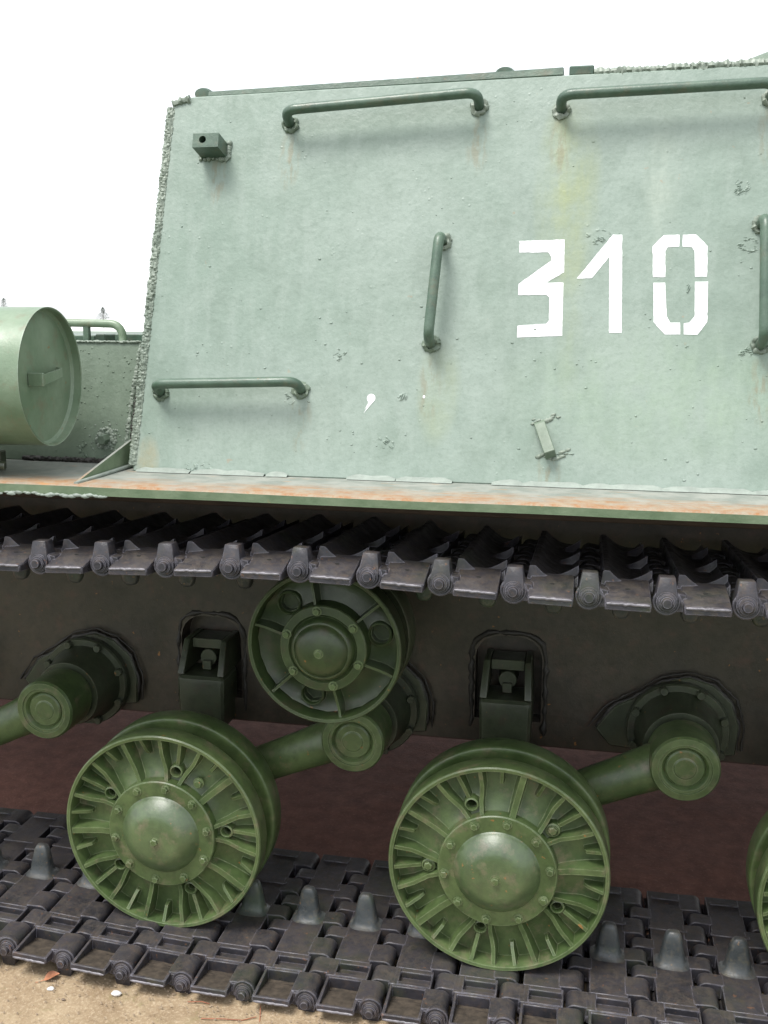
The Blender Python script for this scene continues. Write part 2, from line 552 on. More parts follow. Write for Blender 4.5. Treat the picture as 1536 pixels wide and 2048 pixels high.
# strips along the roof edge, with the gap between them
mb = MB()
mb.add([(-.745, .50, 2.2315), (.163, .50, 2.2475), (.163, .56, 2.2475), (-.745, .56, 2.2315),
        (-.745, .505, 2.2450), (.163, .505, 2.2670), (.163, .555, 2.2670), (-.745, .555, 2.2450)],
       [(0, 1, 2, 3), (4, 7, 6, 5), (0, 4, 5, 1), (1, 5, 6, 2), (2, 6, 7, 3), (3, 7, 4, 0)])
o = mb.obj("roof_strip", M_RAIL, TANK, bevel=.002)
mb = MB(); mb.box(.176, .235, .505, .56, 2.247, 2.269)
mb.obj("roof_strip", M_RAIL, TANK, bevel=.003)
kb = MB()
kb.lathe_y([(.0, -.02), (.018, -.018), (.022, -.008), (.022, .008), (.018, .018), (0, .02)], 20)
kme = kb.mesh("roof_knob", M_RAIL)
for x, z, s in ((-.765, 2.243, .9), (.020, 2.262, .9)):
    k = link("roof_knob", kme, TANK, (x, .53, z)); k.scale = (s * 1.25, s, s * .8)
# cupola that rises behind the roof edge
mb = MB()
prof = [(0.0, .32), (.15, .315), (.25, .30), (.45, .25), (.6, .19), (.68, .12), (.70, .05), (.70, -.02)]
seg = 48; vs = []; fs = []
for r, h in prof:
    for k in range(seg):
        a = 2 * pi * k / seg
        vs.append((1.2 + r * cos(a), 1.45 + r * sin(a), 2.228 + h))
for i in range(len(prof) - 1):
    for k in range(seg):
        fs.append((i * seg + k, (i + 1) * seg + k, (i + 1) * seg + (k + 1) % seg, i * seg + (k + 1) % seg))
mb.add(vs, fs)
mb.obj("cupola", M_DECK, TANK)


# weld beads
def rough_tube(b, pts, r, seed, amp=.5, freq=190.0, seg=10, step=.35, close=False, slim=1.0):
    """a continuous rippled run of weld metal: a tube whose skin is pushed about by noise"""
    P = [Vector(p) for p in pts]
    Q = []
    for a, c in zip(P, P[1:]):
        k = max(1, int((c - a).length / (r * step)))
        Q += [a.lerp(c, i / k) for i in range(k)]
    Q.append(P[-1])
    base = len(b.v)
    b.tube(Q, r, seg, caps=not close)
    off = Vector((seed * 7.3, seed * 2.9, seed * 1.1))
    for qi, c in enumerate(Q):
        sw = 1 + .35 * noise.noise(c * freq * .35 + off)
        for k in range(seg):
            ix = base + qi * seg + k
            d = Vector(b.v[ix]) - c
            p = Vector(b.v[ix]) * freq
            w = 1 + amp * noise.noise(p + off) + amp * .6 * noise.noise(p * 2.3 + off)
            b.v[ix] = tuple(c + d * max(.25, w * sw) * slim)
    return b


def bead(name, pts, r, mat, parent, step=.6, seed=0, amp=.60, flat=.7):
    b = MB()
    rough_tube(b, pts, r, seed, amp)
    o = b.obj(name, mat, parent, smooth=45)
    o['kind'] = 'stuff'
    return o


for k_, (ox, rr_) in enumerate(((-.001, .0070), (-.0080, .0062), (.0040, .0045))):
    bead("weld_seam", [on(-.872 + ox, 1.30, -.002), on(-.855 + ox, 1.764, -.002), on(-.838 + ox, 2.205, -.002)], rr_, M_WELD, TANK, .75, seed=1 + 10 * k_)
bead("weld_seam", [on(.235, 2.248, .0) + Vector((0, .01, .004)), on(1.0, 2.256, 0) + Vector((0, .01, .006)), on(1.7, 2.262, 0) + Vector((0, .01, .006))], .009, M_WELD, TANK, .9, seed=2)
bead("weld_seam", [on(-.838, 2.215, 0), on(-.79, 2.226, 0)], .009, M_WELD, TANK, seed=3)

# lump of ragged caulk and torn paint along the foot of the plate
b = MB(); rnd = random.Random(5)
x = -.86
while x < 1.5:
    L = rnd.uniform(.05, .20)
    if rnd.random() < .9:
        k = int(L / .010)
        row0 = []; row1 = []; row2 = []
        for i in range(k + 1):
            xx = x + L * i / k
            e = min(i, k - i) / k * 2
            h = .003 + (.006 + .005 * noise.noise(Vector((xx * 30, 1, 0)))) * min(1, e * 4)
            row0.append(Vector((xx, py(1.286) - .016 - .004 * noise.noise(Vector((xx * 22, 5, 0))), 1.2865)))
            row1.append(on(xx, 1.288 + h * .5, .006))
            row2.append(on(xx, 1.287 + h, .001))
        n = k + 1
        b.add(row0 + row1 + row2, [(i, i + 1, n + i + 1, n + i) for i in range(k)] + [(n + i, n + i + 1, 2 * n + i + 1, 2 * n + i) for i in range(k)])
    x += L + rnd.uniform(-.004, .006)
M_FLAKE = simple("pale_peeling_paint", (.27, .31, .275), .6, .25, 40)
tag(b.obj("weld_seam", M_FLAKE, TANK, smooth=60), kind="stuff")

# ---- digits: flat stencilled paint on the plate
DIG = {'3': [[(0.077, 1.8531), (0.1835, 1.8556), (0.1857, 1.7787), (0.1456, 1.7546), (0.1854, 1.7546), (0.1879, 1.631), (0.0826, 1.6265), (0.0822, 1.6539), (0.1501, 1.6589), (0.1556, 1.6671), (0.1541, 1.7195), (0.1478, 1.7259), (0.0809, 1.7258), (0.0797, 1.7516), (0.1546, 1.8064), (0.1542, 1.8155), (0.1468, 1.8257), (0.0783, 1.8262)]],
       '1': [[(0.2951, 1.8654), (0.3167, 1.8651), (0.3247, 1.6388), (0.2957, 1.6386), (0.2892, 1.8146), (0.2508, 1.7649), (0.2159, 1.764)]],
       '0': [[(0.447, 1.8637), (0.4471, 1.8367), (0.4208, 1.8352), (0.416, 1.8249), (0.4182, 1.7666), (0.3904, 1.7667), (0.3868, 1.8373), (0.411, 1.8632)],
             [(0.4536, 1.8636), (0.4833, 1.8641), (0.5103, 1.8375), (0.5114, 1.7676), (0.4845, 1.7677), (0.4816, 1.8257), (0.4756, 1.8347), (0.4546, 1.8367)],
             [(0.3922, 1.7541), (0.4186, 1.7541), (0.4246, 1.6773), (0.4339, 1.6627), (0.4553, 1.6628), (0.4562, 1.6363), (0.4218, 1.636), (0.3957, 1.6638)],
             [(0.4849, 1.7561), (0.5139, 1.7561), (0.5154, 1.6645), (0.4944, 1.6357), (0.4645, 1.6363), (0.4635, 1.662), (0.4752, 1.6629), (0.4869, 1.6776)]]}


def ragged(poly, seed):
    out = []
    n = len(poly)
    for i in range(n):
        a = Vector(poly[i]); c = Vector(poly[(i + 1) % n])
        L = (c - a).length; k = max(1, int(L / .006))
        for j in range(k):
            p = a.lerp(c, j / k)
            w = .0011
            out.append((p.x + w * noise.noise(Vector((p.x * 140, p.y * 140, seed))), p.y + w * noise.noise(Vector((p.x * 140, p.y * 140, seed + 9)))))
    return out


for d, polys in DIG.items():
    bm = bmesh.new()
    for i, p in enumerate(polys):
        f = bm.faces.new([bm.verts.new(on(x, z, .0008)) for x, z in ragged(p, i)])
        bmesh.ops.triangulate(bm, faces=[f])
    bmesh.ops.recalc_face_normals(bm, faces=bm.faces)
    me = bpy.data.meshes.new("painted_digit"); bm.to_mesh(me); bm.free()
    me.materials.append(M_WHITE)
    o = link("painted_digit", me, plate); o['label'] = "white stencilled digit " + d
# paint drip and dot
b = MB()
cx, cz = -.264, 1.478
pts = [(cx + .0105 * cos(a), cz + .0105 * sin(a)) for a in [2 * pi * k / 16 for k in range(-1, 11)]]
pts += [(cx - .007, cz - .012), (cx - .012, cz - .030), (cx - .0165, cz - .0365), (cx - .0155, cz - .028), (cx - .0035 - .003, cz - .016)]
b = MB(); b.add([on(x, z, .0009) for x, z in sorted(pts, key=lambda p: math.atan2(p[1] - cz + .012, p[0] - cx + .004))], [tuple(range(len(pts)))])
b.obj("paint_drip", M_WHITE, plate)
b = MB(); b.add([on(-.134 + .003 * cos(k * pi / 4), 1.484 + .004 * sin(k * pi / 4), .0009) for k in range(8)], [tuple(range(8))])
b.obj("paint_drip", M_WHITE, plate)


# ---- grab handles
def handle(a, c, stand, r=.0125, lift=.012, name="grab_handle", bend=.03, surf=True, mat=M_RAIL):
    """a, c: foot points on the plate"""
    a = Vector(a); c = Vector(c)
    off = NV * stand + UPV * lift
    A = a + off; C = c + off
    d = (C - A).normalized()
    pts = [a - NV * .01]
    k = 7
    pts.append(a + off * .45)
    for i in range(k + 1):
        t = i / k
        p0 = a + off * .45; p1 = A; p2 = A + d * bend
        pts.append(p0 * (1 - t) ** 2 + p1 * 2 * t * (1 - t) + p2 * t * t)
    pts.append(A.lerp(C, .5))
    for i in range(k + 1):
        t = i / k
        p0 = C - d * bend; p1 = C; p2 = c + off * .45
        pts.append(p0 * (1 - t) ** 2 + p1 * 2 * t * (1 - t) + p2 * t * t)
    pts.append(c - NV * .01)
    q = [pts[0]]
    for p in pts[1:]:
        if (p - q[-1]).length > 1e-4: q.append(p)
    h = MB().tube(q, r, 16).obj(name, mat, TANK, smooth=60)
    for i, ft in enumerate((a, c)):
        w = MB()
        ring = [ft + (Vector((1, 0, 0)) * cos(t) + UPV * sin(t)) * r * 1.30 + NV * .002 for t in [2 * pi * k / 16 for k in range(17)]]
        rough_tube(w, ring, .0062, ft.x * 10 + i, .9, 130)
        tag(w.obj("foot_weld", M_DECK if (int(ft.x * 100) + i) % 2 else M_WELD, h, smooth=45), kind='stuff')
    return h


handle(on(-.515, 2.150), on(-.036, 2.176), .055)
handle(on(.162, 2.162), on(.640, 2.172), .055)
handle(on(-.109, 1.853), on(-.123, 1.609), .058, lift=.0)
handle(on(.627, 1.884), on(.633, 1.614), .058, lift=0)
handle(on(-.811, 1.481), on(-.442, 1.493), .052, lift=.012)


# ---- block with a hole, top left of the plate
def place_on(o, x, z, off=0, twist=0):
    M = Matrix.Rotation(-TILT, 4, 'X')
    p = on(x, z, off)
    o.matrix_world = Matrix.Translation(p) @ M @ Matrix.Rotation(twist, 4, 'Y')


b = MB()
wx, hz, dep = .034, .018, .068
circ = [(-.008 + .0095 * cos(2 * pi * k / 12), .002 + .0095 * sin(2 * pi * k / 12)) for k in range(12)]
bm = bmesh.new()
ov = [bm.verts.new((x, -dep, z)) for x, z in ((-wx, -hz), (wx, -hz), (wx, hz), (-wx, hz))]
cv = [bm.verts.new((x, -dep, z)) for x, z in circ]
es = [bm.edges.new((ov[i], ov[(i + 1) % 4])) for i in range(4)] + [bm.edges.new((cv[i], cv[(i + 1) % 12])) for i in range(12)]
bmesh.ops.triangle_fill(bm, edges=es, use_beauty=True)
cb = [bm.verts.new((v.co.x, -dep + .045, v.co.z)) for v in cv]
for i in range(12): bm.faces.new((cv[i], cv[(i + 1) % 12], cb[(i + 1) % 12], cb[i]))
bm.faces.new(cb)
ob = [bm.verts.new((v.co.x, .004, v.co.z)) for v in ov]
for i in range(4): bm.faces.new((ov[i], ov[(i + 1) % 4], ob[(i + 1) % 4], ob[i]))
bm.faces.new(ob)
bmesh.ops.recalc_face_normals(bm, faces=bm.faces)
me = bpy.data.meshes.new("lifting_lug"); bm.to_mesh(me); bm.free(); me.materials.append(M_RAIL)
lug = link("lifting_lug", me, TANK); place_on(lug, -.712, 2.088)
w = MB(); rr = random.Random(3)
for j in range(26):
    t = j / 26 * 4; s_ = int(t); u_ = t - s_
    cx_, cz_ = [(-wx + 2 * wx * u_, -hz), (wx, -hz + 2 * hz * u_), (wx - 2 * wx * u_, hz), (-wx, hz - 2 * hz * u_)][s_]
    q = rr.uniform(.005, .010)
    w.blob((cx_ * 1.08, -.002, cz_ * 1.12), q, q * .8, q, rr.random() * 30, .5, 1.5)
tag(w.obj("foot_weld", M_WELD, lug, smooth=60), kind='stuff')

# ---- small slanted bracket, lower right
b = MB()
b.add([(-.013, -.012, .042), (.013, -.012, .042), (.013, .003, .05), (-.013, .003, .05),
       (-.013, -.036, -.034), (.013, -.036, -.034), (.013, .003, -.046), (-.013, .003, -.046)],
      [(0, 1, 2, 3), (4, 7, 6, 5), (0, 4, 5, 1), (1, 5, 6, 2), (2, 6, 7, 3), (3, 7, 4, 0)])
br = b.obj("welded_bracket", M_DECK, TANK, bevel=.0015)
place_on(br, .160, 1.390, 0, radians(-21))
w = MB(); rr = random.Random(8)
for cx_, cz_, nn, sp in ((0, .05, 7, .02), (.02, .047, 6, .035), (.012, -.046, 9, .022), (.034, -.045, 5, .02), (-.02, -.036, 3, .01)):
    for j in range(nn):
        q = rr.uniform(.003, .007)
        w.blob((cx_ + rr.uniform(-sp, sp), 0, cz_ + rr.uniform(-.006, .006)), q * 1.6, q * .8, q * .8, rr.random() * 30, .5, 1.5)
tag(w.obj("foot_weld", M_WELD, br, smooth=60), kind='stuff')


# ---- old weld scars and gouges
def scar(x, z, w_, h_, seed, n=9, ang=.4):
    """torn, ridged patch of metal that fades into the plate at its rim"""
    s = MB(); W_, H_ = w_ * 1.5, h_ * 1.5
    nu, nv = 34, 28; vs = []
    ca, sa = cos(ang), sin(ang)
    for i in range(nu + 1):
        for j in range(nv + 1):
            u = (i / nu * 2 - 1); v = (j / nv * 2 - 1)
            px, pz = u * W_, v * H_
            a = (px * ca + pz * sa) * 62; c = (-px * sa + pz * ca) * 230
            rg = 1 - abs(noise.noise(Vector((a, c, seed * 5.3)))) * 3.2
            gate = noise.noise(Vector((px * 75, pz * 75, seed * 2.1)))
            env = max(0, 1 - (u * u + v * v)) ** .5
            hgt = -.0010 + .0052 * env * max(0, rg) * max(0, min(1, .62 + gate * 2.2))
            vs.append(on(x + px, z + pz, hgt))
    s.add(vs, [(i * (nv + 1) + j, (i + 1) * (nv + 1) + j, (i + 1) * (nv + 1) + j + 1, i * (nv + 1) + j + 1) for i in range(nu) for j in range(nv)])
    o = s.obj("weld_scar", M_PLATE, plate, smooth=40); o['kind'] = 'stuff'
    return o


scar(-.348, 1.581, .014, .012, 1, 9, .5)
scar(-.223, 1.371, .018, .015, 2, 11, -.9)
scar(.262, 1.862, .022, .014, 3, 16, -.5)
scar(.578, 1.970, .016, .014, 4, 6, .6)
scar(.602, 1.593, .014, .012, 5, 8, .2)
scar(-.185, 1.480, .008, .014, 6, 6, 1.2)
scar(.600, 1.838, .018, .014, 7, 8, .1)
scar(.470, 1.740, .004, .008, 8, 4, 1.2)
scar(-.86 + .08, 1.505, .02, .006, 9, 5, .1)
scar(-.70, 1.30, .03, .012, 10, 8, 1.0)
scar(-.47, 1.475, .012, .012, 11, 8, .2)
scar(.21, 1.36, .02, .003, 12, 6, .1)
# spatter droplets
s = MB(); rr = random.Random(12)
for i in range(150):
    x = rr.uniform(-.84, .75); z = rr.uniform(1.30, 2.21)
    if rr.random() < .5:
        z = 1.30 + (z - 1.3) * .45
    q = rr.choice((.0014, .0018, .0022, .0030))
    s.blob(on(x, z, 0), q * rr.uniform(.8, 1.6), q * .7, q, rr.random() * 60, .4, 1.2)
sp = s.obj("weld_spatter", M_PLATE, plate, smooth=60); tag(sp, kind="stuff")

# ------------------------------------------------------------------ fender shelf and rear side
fb = MB()
xs = [-2.6 + .05 * i for i in range(89)]
rows = []
for x in xs:
    wv = .003 * noise.noise(Vector((x * 2.2, 0, 3))) + .0012 * noise.noise(Vector((x * 14, 0, 3)))
    wz = .002 * noise.noise(Vector((x * 3, 7, 3)))
    sag = .010 * max(0, min(1, (-.2 - x) / .9))
    rows.append([(x, wv, 1.263 + wz), (x, wv - .001, 1.281 + wz + sag * .3), (x, wv + .004, 1.285 + wz + sag * .3), (x, .13, 1.285), (x, .47, 1.285),
                 (x, .47, 1.262), (x, .03, 1.260)])
vs = [p for r in rows for p in r]; K = 7; fs = []
for i in range(len(rows) - 1):
    for k in range(K):
        fs.append((i * K + k, (i + 1) * K + k, (i + 1) * K + (k + 1) % K, i * K + (k + 1) % K))
fs += [tuple(range(K)), tuple(range((len(rows) - 1) * K, len(rows) * K))]
fb.add(vs, fs)
fender = fb.obj("fender_shelf", M_FENDER, TANK, smooth=50)
b = MB(); b.box(-2.6, 1.8, .10, .135, 1.232, 1.2597)
b.obj("fender_rail", M_UNDER, TANK, bevel=.003)
b = MB(); b.box(-2.6, 1.8, .137, .76, 1.236, 1.2595)
b.obj("sponson_floor", M_UNDER, TANK)
b = MB()
x0 = -.245
for k in range(26):
    xx = -1.13 + k * .012 + rnd.uniform(-.003, .003)
    q = rnd.uniform(.004, .007)
    b.blob((xx, .0, 1.262 + rnd.uniform(-.003, .003)), q * 2, q * .6, q * .8, k, .4, 1.3)
tag(b.obj("weld_seam", M_FLAKE, fender, smooth=60), kind="stuff")


def dy(z): return .36 + SL * (z - 1.285)


b = MB()
b.add([(-2.6, dy(1.285), 1.285), (-.90, dy(1.285), 1.285), (-.90, dy(1.604), 1.604), (-2.6, dy(1.604), 1.604),
       (-2.6, dy(1.285) + .08, 1.285), (-.90, dy(1.285) + .08, 1.285), (-.90, dy(1.604) + .08, 1.604), (-2.6, dy(1.604) + .08, 1.604)],
      [(0, 1, 2, 3), (4, 7, 6, 5), (0, 4, 5, 1), (1, 5, 6, 2), (2, 6, 7, 3), (3, 7, 4, 0)])
deckside = b.obj("engine_bay_side", M_DECK, TANK, bevel=.003)
b = MB(); b.box(-2.6, -.86, .50, 2.6, 1.56, 1.600)
b.obj("engine_deck", M_DECK, TANK)
b = MB(); b.box(-1.135, -1.105, .58, .72, 1.600, 1.622); b.box(-1.085, -.93, .60, .90, 1.600, 1.623)
b.obj("deck_lid", M_RAIL, TANK, bevel=.003)
b = MB(); b.box(-2.2, -1.145, .60, .90, 1.600, 1.618)
b.obj("deck_lid", M_RAIL, TANK, bevel=.003)
# rail above the deck
pts = [(-1.75, .56, 1.60), (-1.75, .56, 1.635)] + [(-1.73, .56, 1.65), (-1.70, .56, 1.655), (-1.4, .56, 1.655), (-1.12, .56, 1.652), (-1.075, .56, 1.651)]
pts += [(-1.075 + .035 * sin(t), .56, 1.616 + .035 * cos(t)) for t in (.3, .6, .9, 1.2, 1.5)] + [(-1.040, .56, 1.600), (-1.037, .55, 1.585)]
h = MB().tube(pts, .0115, 14).obj("grab_handle", M_DRUM, TANK, smooth=60)
b = MB(); b.box(-1.158, -1.140, .552, .568, 1.60, 1.645)
b.obj("handle_post", M_RAIL, h, bevel=.002)
bead("weld_seam", [(-.930, dy(1.60) - .002, 1.60), (-.944, dy(1.45) - .002, 1.45), (-.953, dy(1.30) - .002, 1.30)], .0065, M_WELD, TANK, .8, seed=21)
bead("weld_seam", [(-.905, dy(1.60) - .02, 1.595), (-.918, dy(1.44) - .03, 1.44), (-.925, dy(1.30) - .03, 1.30)], .007, M_DWELD, TANK, .8, seed=22)
bead("weld_seam", [(-1.12, dy(1.60) - .002, 1.604), (-.93, dy(1.60) - .002, 1.604)], .003, M_WELD, TANK, 1.3, seed=23)
bead("weld_seam", [(-1.25, dy(1.285) - .004, 1.292), (-.95, dy(1.285) - .004, 1.289)], .007, M_DWELD, TANK, 1.1, seed=24)
# packed corner strip between the two plates
b = MB()
b.add([(-.955, dy(1.29) - .002, 1.286), (-.868, py(1.29) + .012, 1.286), (-.852, py(1.604) + .012, 1.604), (-.925, dy(1.604) - .002, 1.604),
       (-.955, dy(1.29) + .05, 1.286), (-.868, py(1.29) + .09, 1.286), (-.852, py(1.604) + .09, 1.604), (-.925, dy(1.604) + .05, 1.604)],
      [(0, 1, 2, 3), (4, 7, 6, 5), (0, 4, 5, 1), (1, 5, 6, 2), (2, 6, 7, 3), (3, 7, 4, 0)])
b.obj("corner_fillet", M_DECK, TANK)
# triangular gusset
b = MB()
g = [(-.918, .012, 1.286), (-.915, .320, 1.286), (-.915, .320, 1.356)]
b.add(g + [(x + .007, y, z) for x, y, z in g], [(0, 1, 2), (5, 4, 3), (0, 3, 4, 1), (1, 4, 5, 2), (2, 5, 3, 0)])
b.obj("gusset", M_FENDER, TANK)
b = MB().tube([(-.908, .012, 1.288), (-.905, .20, 1.290), (-.900, .30, 1.292)], .005, 8)
b.obj("weld_seam", M_FLAKE, TANK, smooth=60)
# bolt in a burnt weld patch
b = MB(); rr = random.Random(31)
for ring, cnt, sz in ((.024, 22, .0065), (.016, 14, .007), (.031, 18, .0045), (.042, 14, .003)):
    for j in range(cnt):
        a = 2 * pi * j / cnt + rr.random() * .5
        z = 1.350 + ring * sin(a) * rr.uniform(.8, 1.2)
        q = sz * rr.uniform(.6, 1.2)
        b.blob((-1.012 + ring * cos(a) * rr.uniform(.8, 1.2), dy(z), z), q, q * .7, q, rr.random() * 70, .6, 1.8)
pt = b.obj("bolt_patch", M_WELD, TANK, smooth=60); pt["kind"] = "stuff"
b = MB(); b.lathe_y([(.012, -.03), (.0145, -.027), (.0145, 0)], 6, -1.012, 1.348); b.v = [(x, y + dy(1.348), z) for x, y, z in b.v]
b.obj("bolt", M_DECK, pt)
scarm = MB(); rr = random.Random(9)
for j in range(14):
    z = rr.uniform(1.30, 1.345); q = rr.uniform(.002, .005)
    scarm.blob((-1.075 + rr.uniform(-.014, .012), dy(z), z), q, q * .7, q * 1.5, rr.random() * 30, .5, 1.5)
for j in range(110):
    z = rr.uniform(1.31, 1.59); q = rr.uniform(.0012, .003)
    scarm.blob((rr.uniform(-1.16, -.95), dy(z), z), q * 1.2, q * .7, q, rr.random() * 30, .5, 1.5)
tag(scarm.obj("weld_spatter", M_DECK, deckside, smooth=60), kind="stuff")

# ------------------------------------------------------------------ fuel drum
DR, DY0, DX0, DZ0 = .168, .15, -1.0315, 1.525
DRUM = empty("fuel_drum", (DX0, DY0, DZ0))
DRUM.parent = TANK
DRUM.rotation_euler = (0, 0, .063)


def lathe_x(prof, seg=72):
    """prof (r, x), axis along x"""
    m = MB().lathe_y([(r, y) for r, y in prof], seg, caps=False)
    m.v = [(y, x, z) for x, y, z in m.v]
    return m


lathe_x([(DR - .004, -.002), (DR, 0), (DR, -.012), (DR - .0005, -.30), (DR + .004, -.31), (DR + .004, -.325), (DR, -.335), (DR, -.70), (DR, -.95), (DR - .01, -.965), (0, -.968)]).obj("drum_shell", M_DRUM, DRUM, smooth=40)
hd = lathe_x([(DR - .0035, -.001), (DR - .004, -.020), (DR - .010, -.026), (DR - .03, -.025), (0, -.022)]).obj("drum_head", M_DRUM, DRUM, smooth=40)
# strap handle on the head: points in (y, z) plane of the drum head
b = MB()
b.box(-.022, .016, -.080, -.072, -.018, .014)
b.obj("strap_end", M_DRUM, hd, bevel=.0015)
b = MB()
yz = [(-.074, .012, -.015, .009), (-.040, .010, -.013, .011), (-.030, .008, -.012, .012), (.030, .002, -.006, .016), (.066, -.004, -.002, .019), (.074, -.020, -.001, .020)]
vs = []
for y, x, z0, z1 in yz:
    vs += [(x, y, z0), (x, y, z1), (x - .004, y, z1), (x - .004, y, z0)]
fs = [(0, 1, 2, 3), (20, 23, 22, 21)]
for i in range(5):
    for k in range(4):
        fs.append((i * 4 + k, i * 4 + 4 + k, i * 4 + 4 + (k + 1) % 4, i * 4 + (k + 1) % 4))
b.add(vs, fs)
b.obj("strap", M_DRUM, hd)
# drum cradle under it
b = MB()
b.box(-1.36, -1.33, .05, .34, 1.286, 1.365); b.box(-1.37, -1.20, .17, .20, 1.286, 1.335)
b.obj("drum_cradle", M_SUSP, TANK, bevel=.003)
b = MB().tube([(-1.36, .06, 1.345), (-1.24, .06, 1.335), (-1.17, .07, 1.318), (-1.13, .08, 1.312)], .011, 10)
b.obj("cradle_clamp", M_SUSP, TANK, smooth=60)

# ------------------------------------------------------------------ lower hull
HY = .72
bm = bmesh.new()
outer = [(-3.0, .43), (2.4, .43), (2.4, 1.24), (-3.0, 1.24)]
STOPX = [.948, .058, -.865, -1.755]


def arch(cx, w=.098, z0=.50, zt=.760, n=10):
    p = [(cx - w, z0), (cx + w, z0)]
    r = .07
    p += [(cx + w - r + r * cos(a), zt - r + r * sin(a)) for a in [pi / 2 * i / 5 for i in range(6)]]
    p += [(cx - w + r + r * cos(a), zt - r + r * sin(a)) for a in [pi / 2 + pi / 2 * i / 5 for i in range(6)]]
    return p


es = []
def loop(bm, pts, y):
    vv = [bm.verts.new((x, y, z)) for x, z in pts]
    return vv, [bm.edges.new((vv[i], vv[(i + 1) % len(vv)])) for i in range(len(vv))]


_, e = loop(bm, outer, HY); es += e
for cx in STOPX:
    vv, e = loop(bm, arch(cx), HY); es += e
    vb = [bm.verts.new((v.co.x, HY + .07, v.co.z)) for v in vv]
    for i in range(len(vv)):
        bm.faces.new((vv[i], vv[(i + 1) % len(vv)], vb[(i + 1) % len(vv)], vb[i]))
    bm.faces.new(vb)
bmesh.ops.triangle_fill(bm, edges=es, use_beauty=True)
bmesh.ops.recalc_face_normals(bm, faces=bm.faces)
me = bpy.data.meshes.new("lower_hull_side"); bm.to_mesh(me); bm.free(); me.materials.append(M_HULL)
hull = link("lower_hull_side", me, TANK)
b = MB(); b.box(-3.0, 2.4, HY + .003, 2.36, .425, .470); b.box(-3.0, 2.4, 2.33, 2.36, .47, 1.24)
b.obj("hull_belly", M_BELLY, TANK)
for cx in STOPX:
    st = empty("bump_stop", (cx, HY, 0)); st.parent = TANK
    b = MB()
    for off, rr_ in ((.010, .008),):
        pp = arch(0, .098 + off, .46, .760 + off)
        pp = pp[1:] + pp[:1]
        r2 = random.Random(int(cx * 100) + 70)
        pts = []
        for (xa, za), (xb, zb) in zip(pp, pp[1:]):
            L = math.hypot(xb - xa, zb - za); k = max(1, int(L / .012))
            for i in range(k):
                pts.append((xa + (xb - xa) * i / k + r2.uniform(-.003, .003), .001, za + (zb - za) * i / k))
        b.tube(pts, rr_, 8, rj=[rr_ * r2.uniform(.4, 1.4) for _ in pts])
    b.obj("arch_weld", M_DWELD, st, smooth=60)
    b = MB()
    b.prism_y([(-.072, .425), (.072, .425), (.076, .60), (-.076, .60)], -.105, .03)
    b.obj("stop_block", M_SUSP, st, bevel=.022, segs=3)
    for s_ in (-1, 1):
        b = MB()
        b.add([(s_ * .074, -.10, .602), (s_ * .074, .06, .602), (s_ * .068, .06, .700), (s_ * .068, -.05, .700),
               (s_ * .054, -.10, .602), (s_ * .054, .06, .602), (s_ * .050, .06, .700), (s_ * .050, -.05, .700)],
              [(0, 1, 2, 3), (4, 7, 6, 5), (0, 4, 5, 1), (1, 5, 6, 2), (2, 6, 7, 3), (3, 7, 4, 0)])
        b.obj("cheek", M_SUSP, st, bevel=.002)
    b = MB(); b.box(-.048, .048, -.035, .05, .668, .698); b.lathe_y([(.026, -.03), (.030, .05)], 18, 0, .636)
    b.box(-.014, .014, -.045, -.031, .602, .63)
    b.obj("stop_pad", M_SUSP, st, bevel=.002)


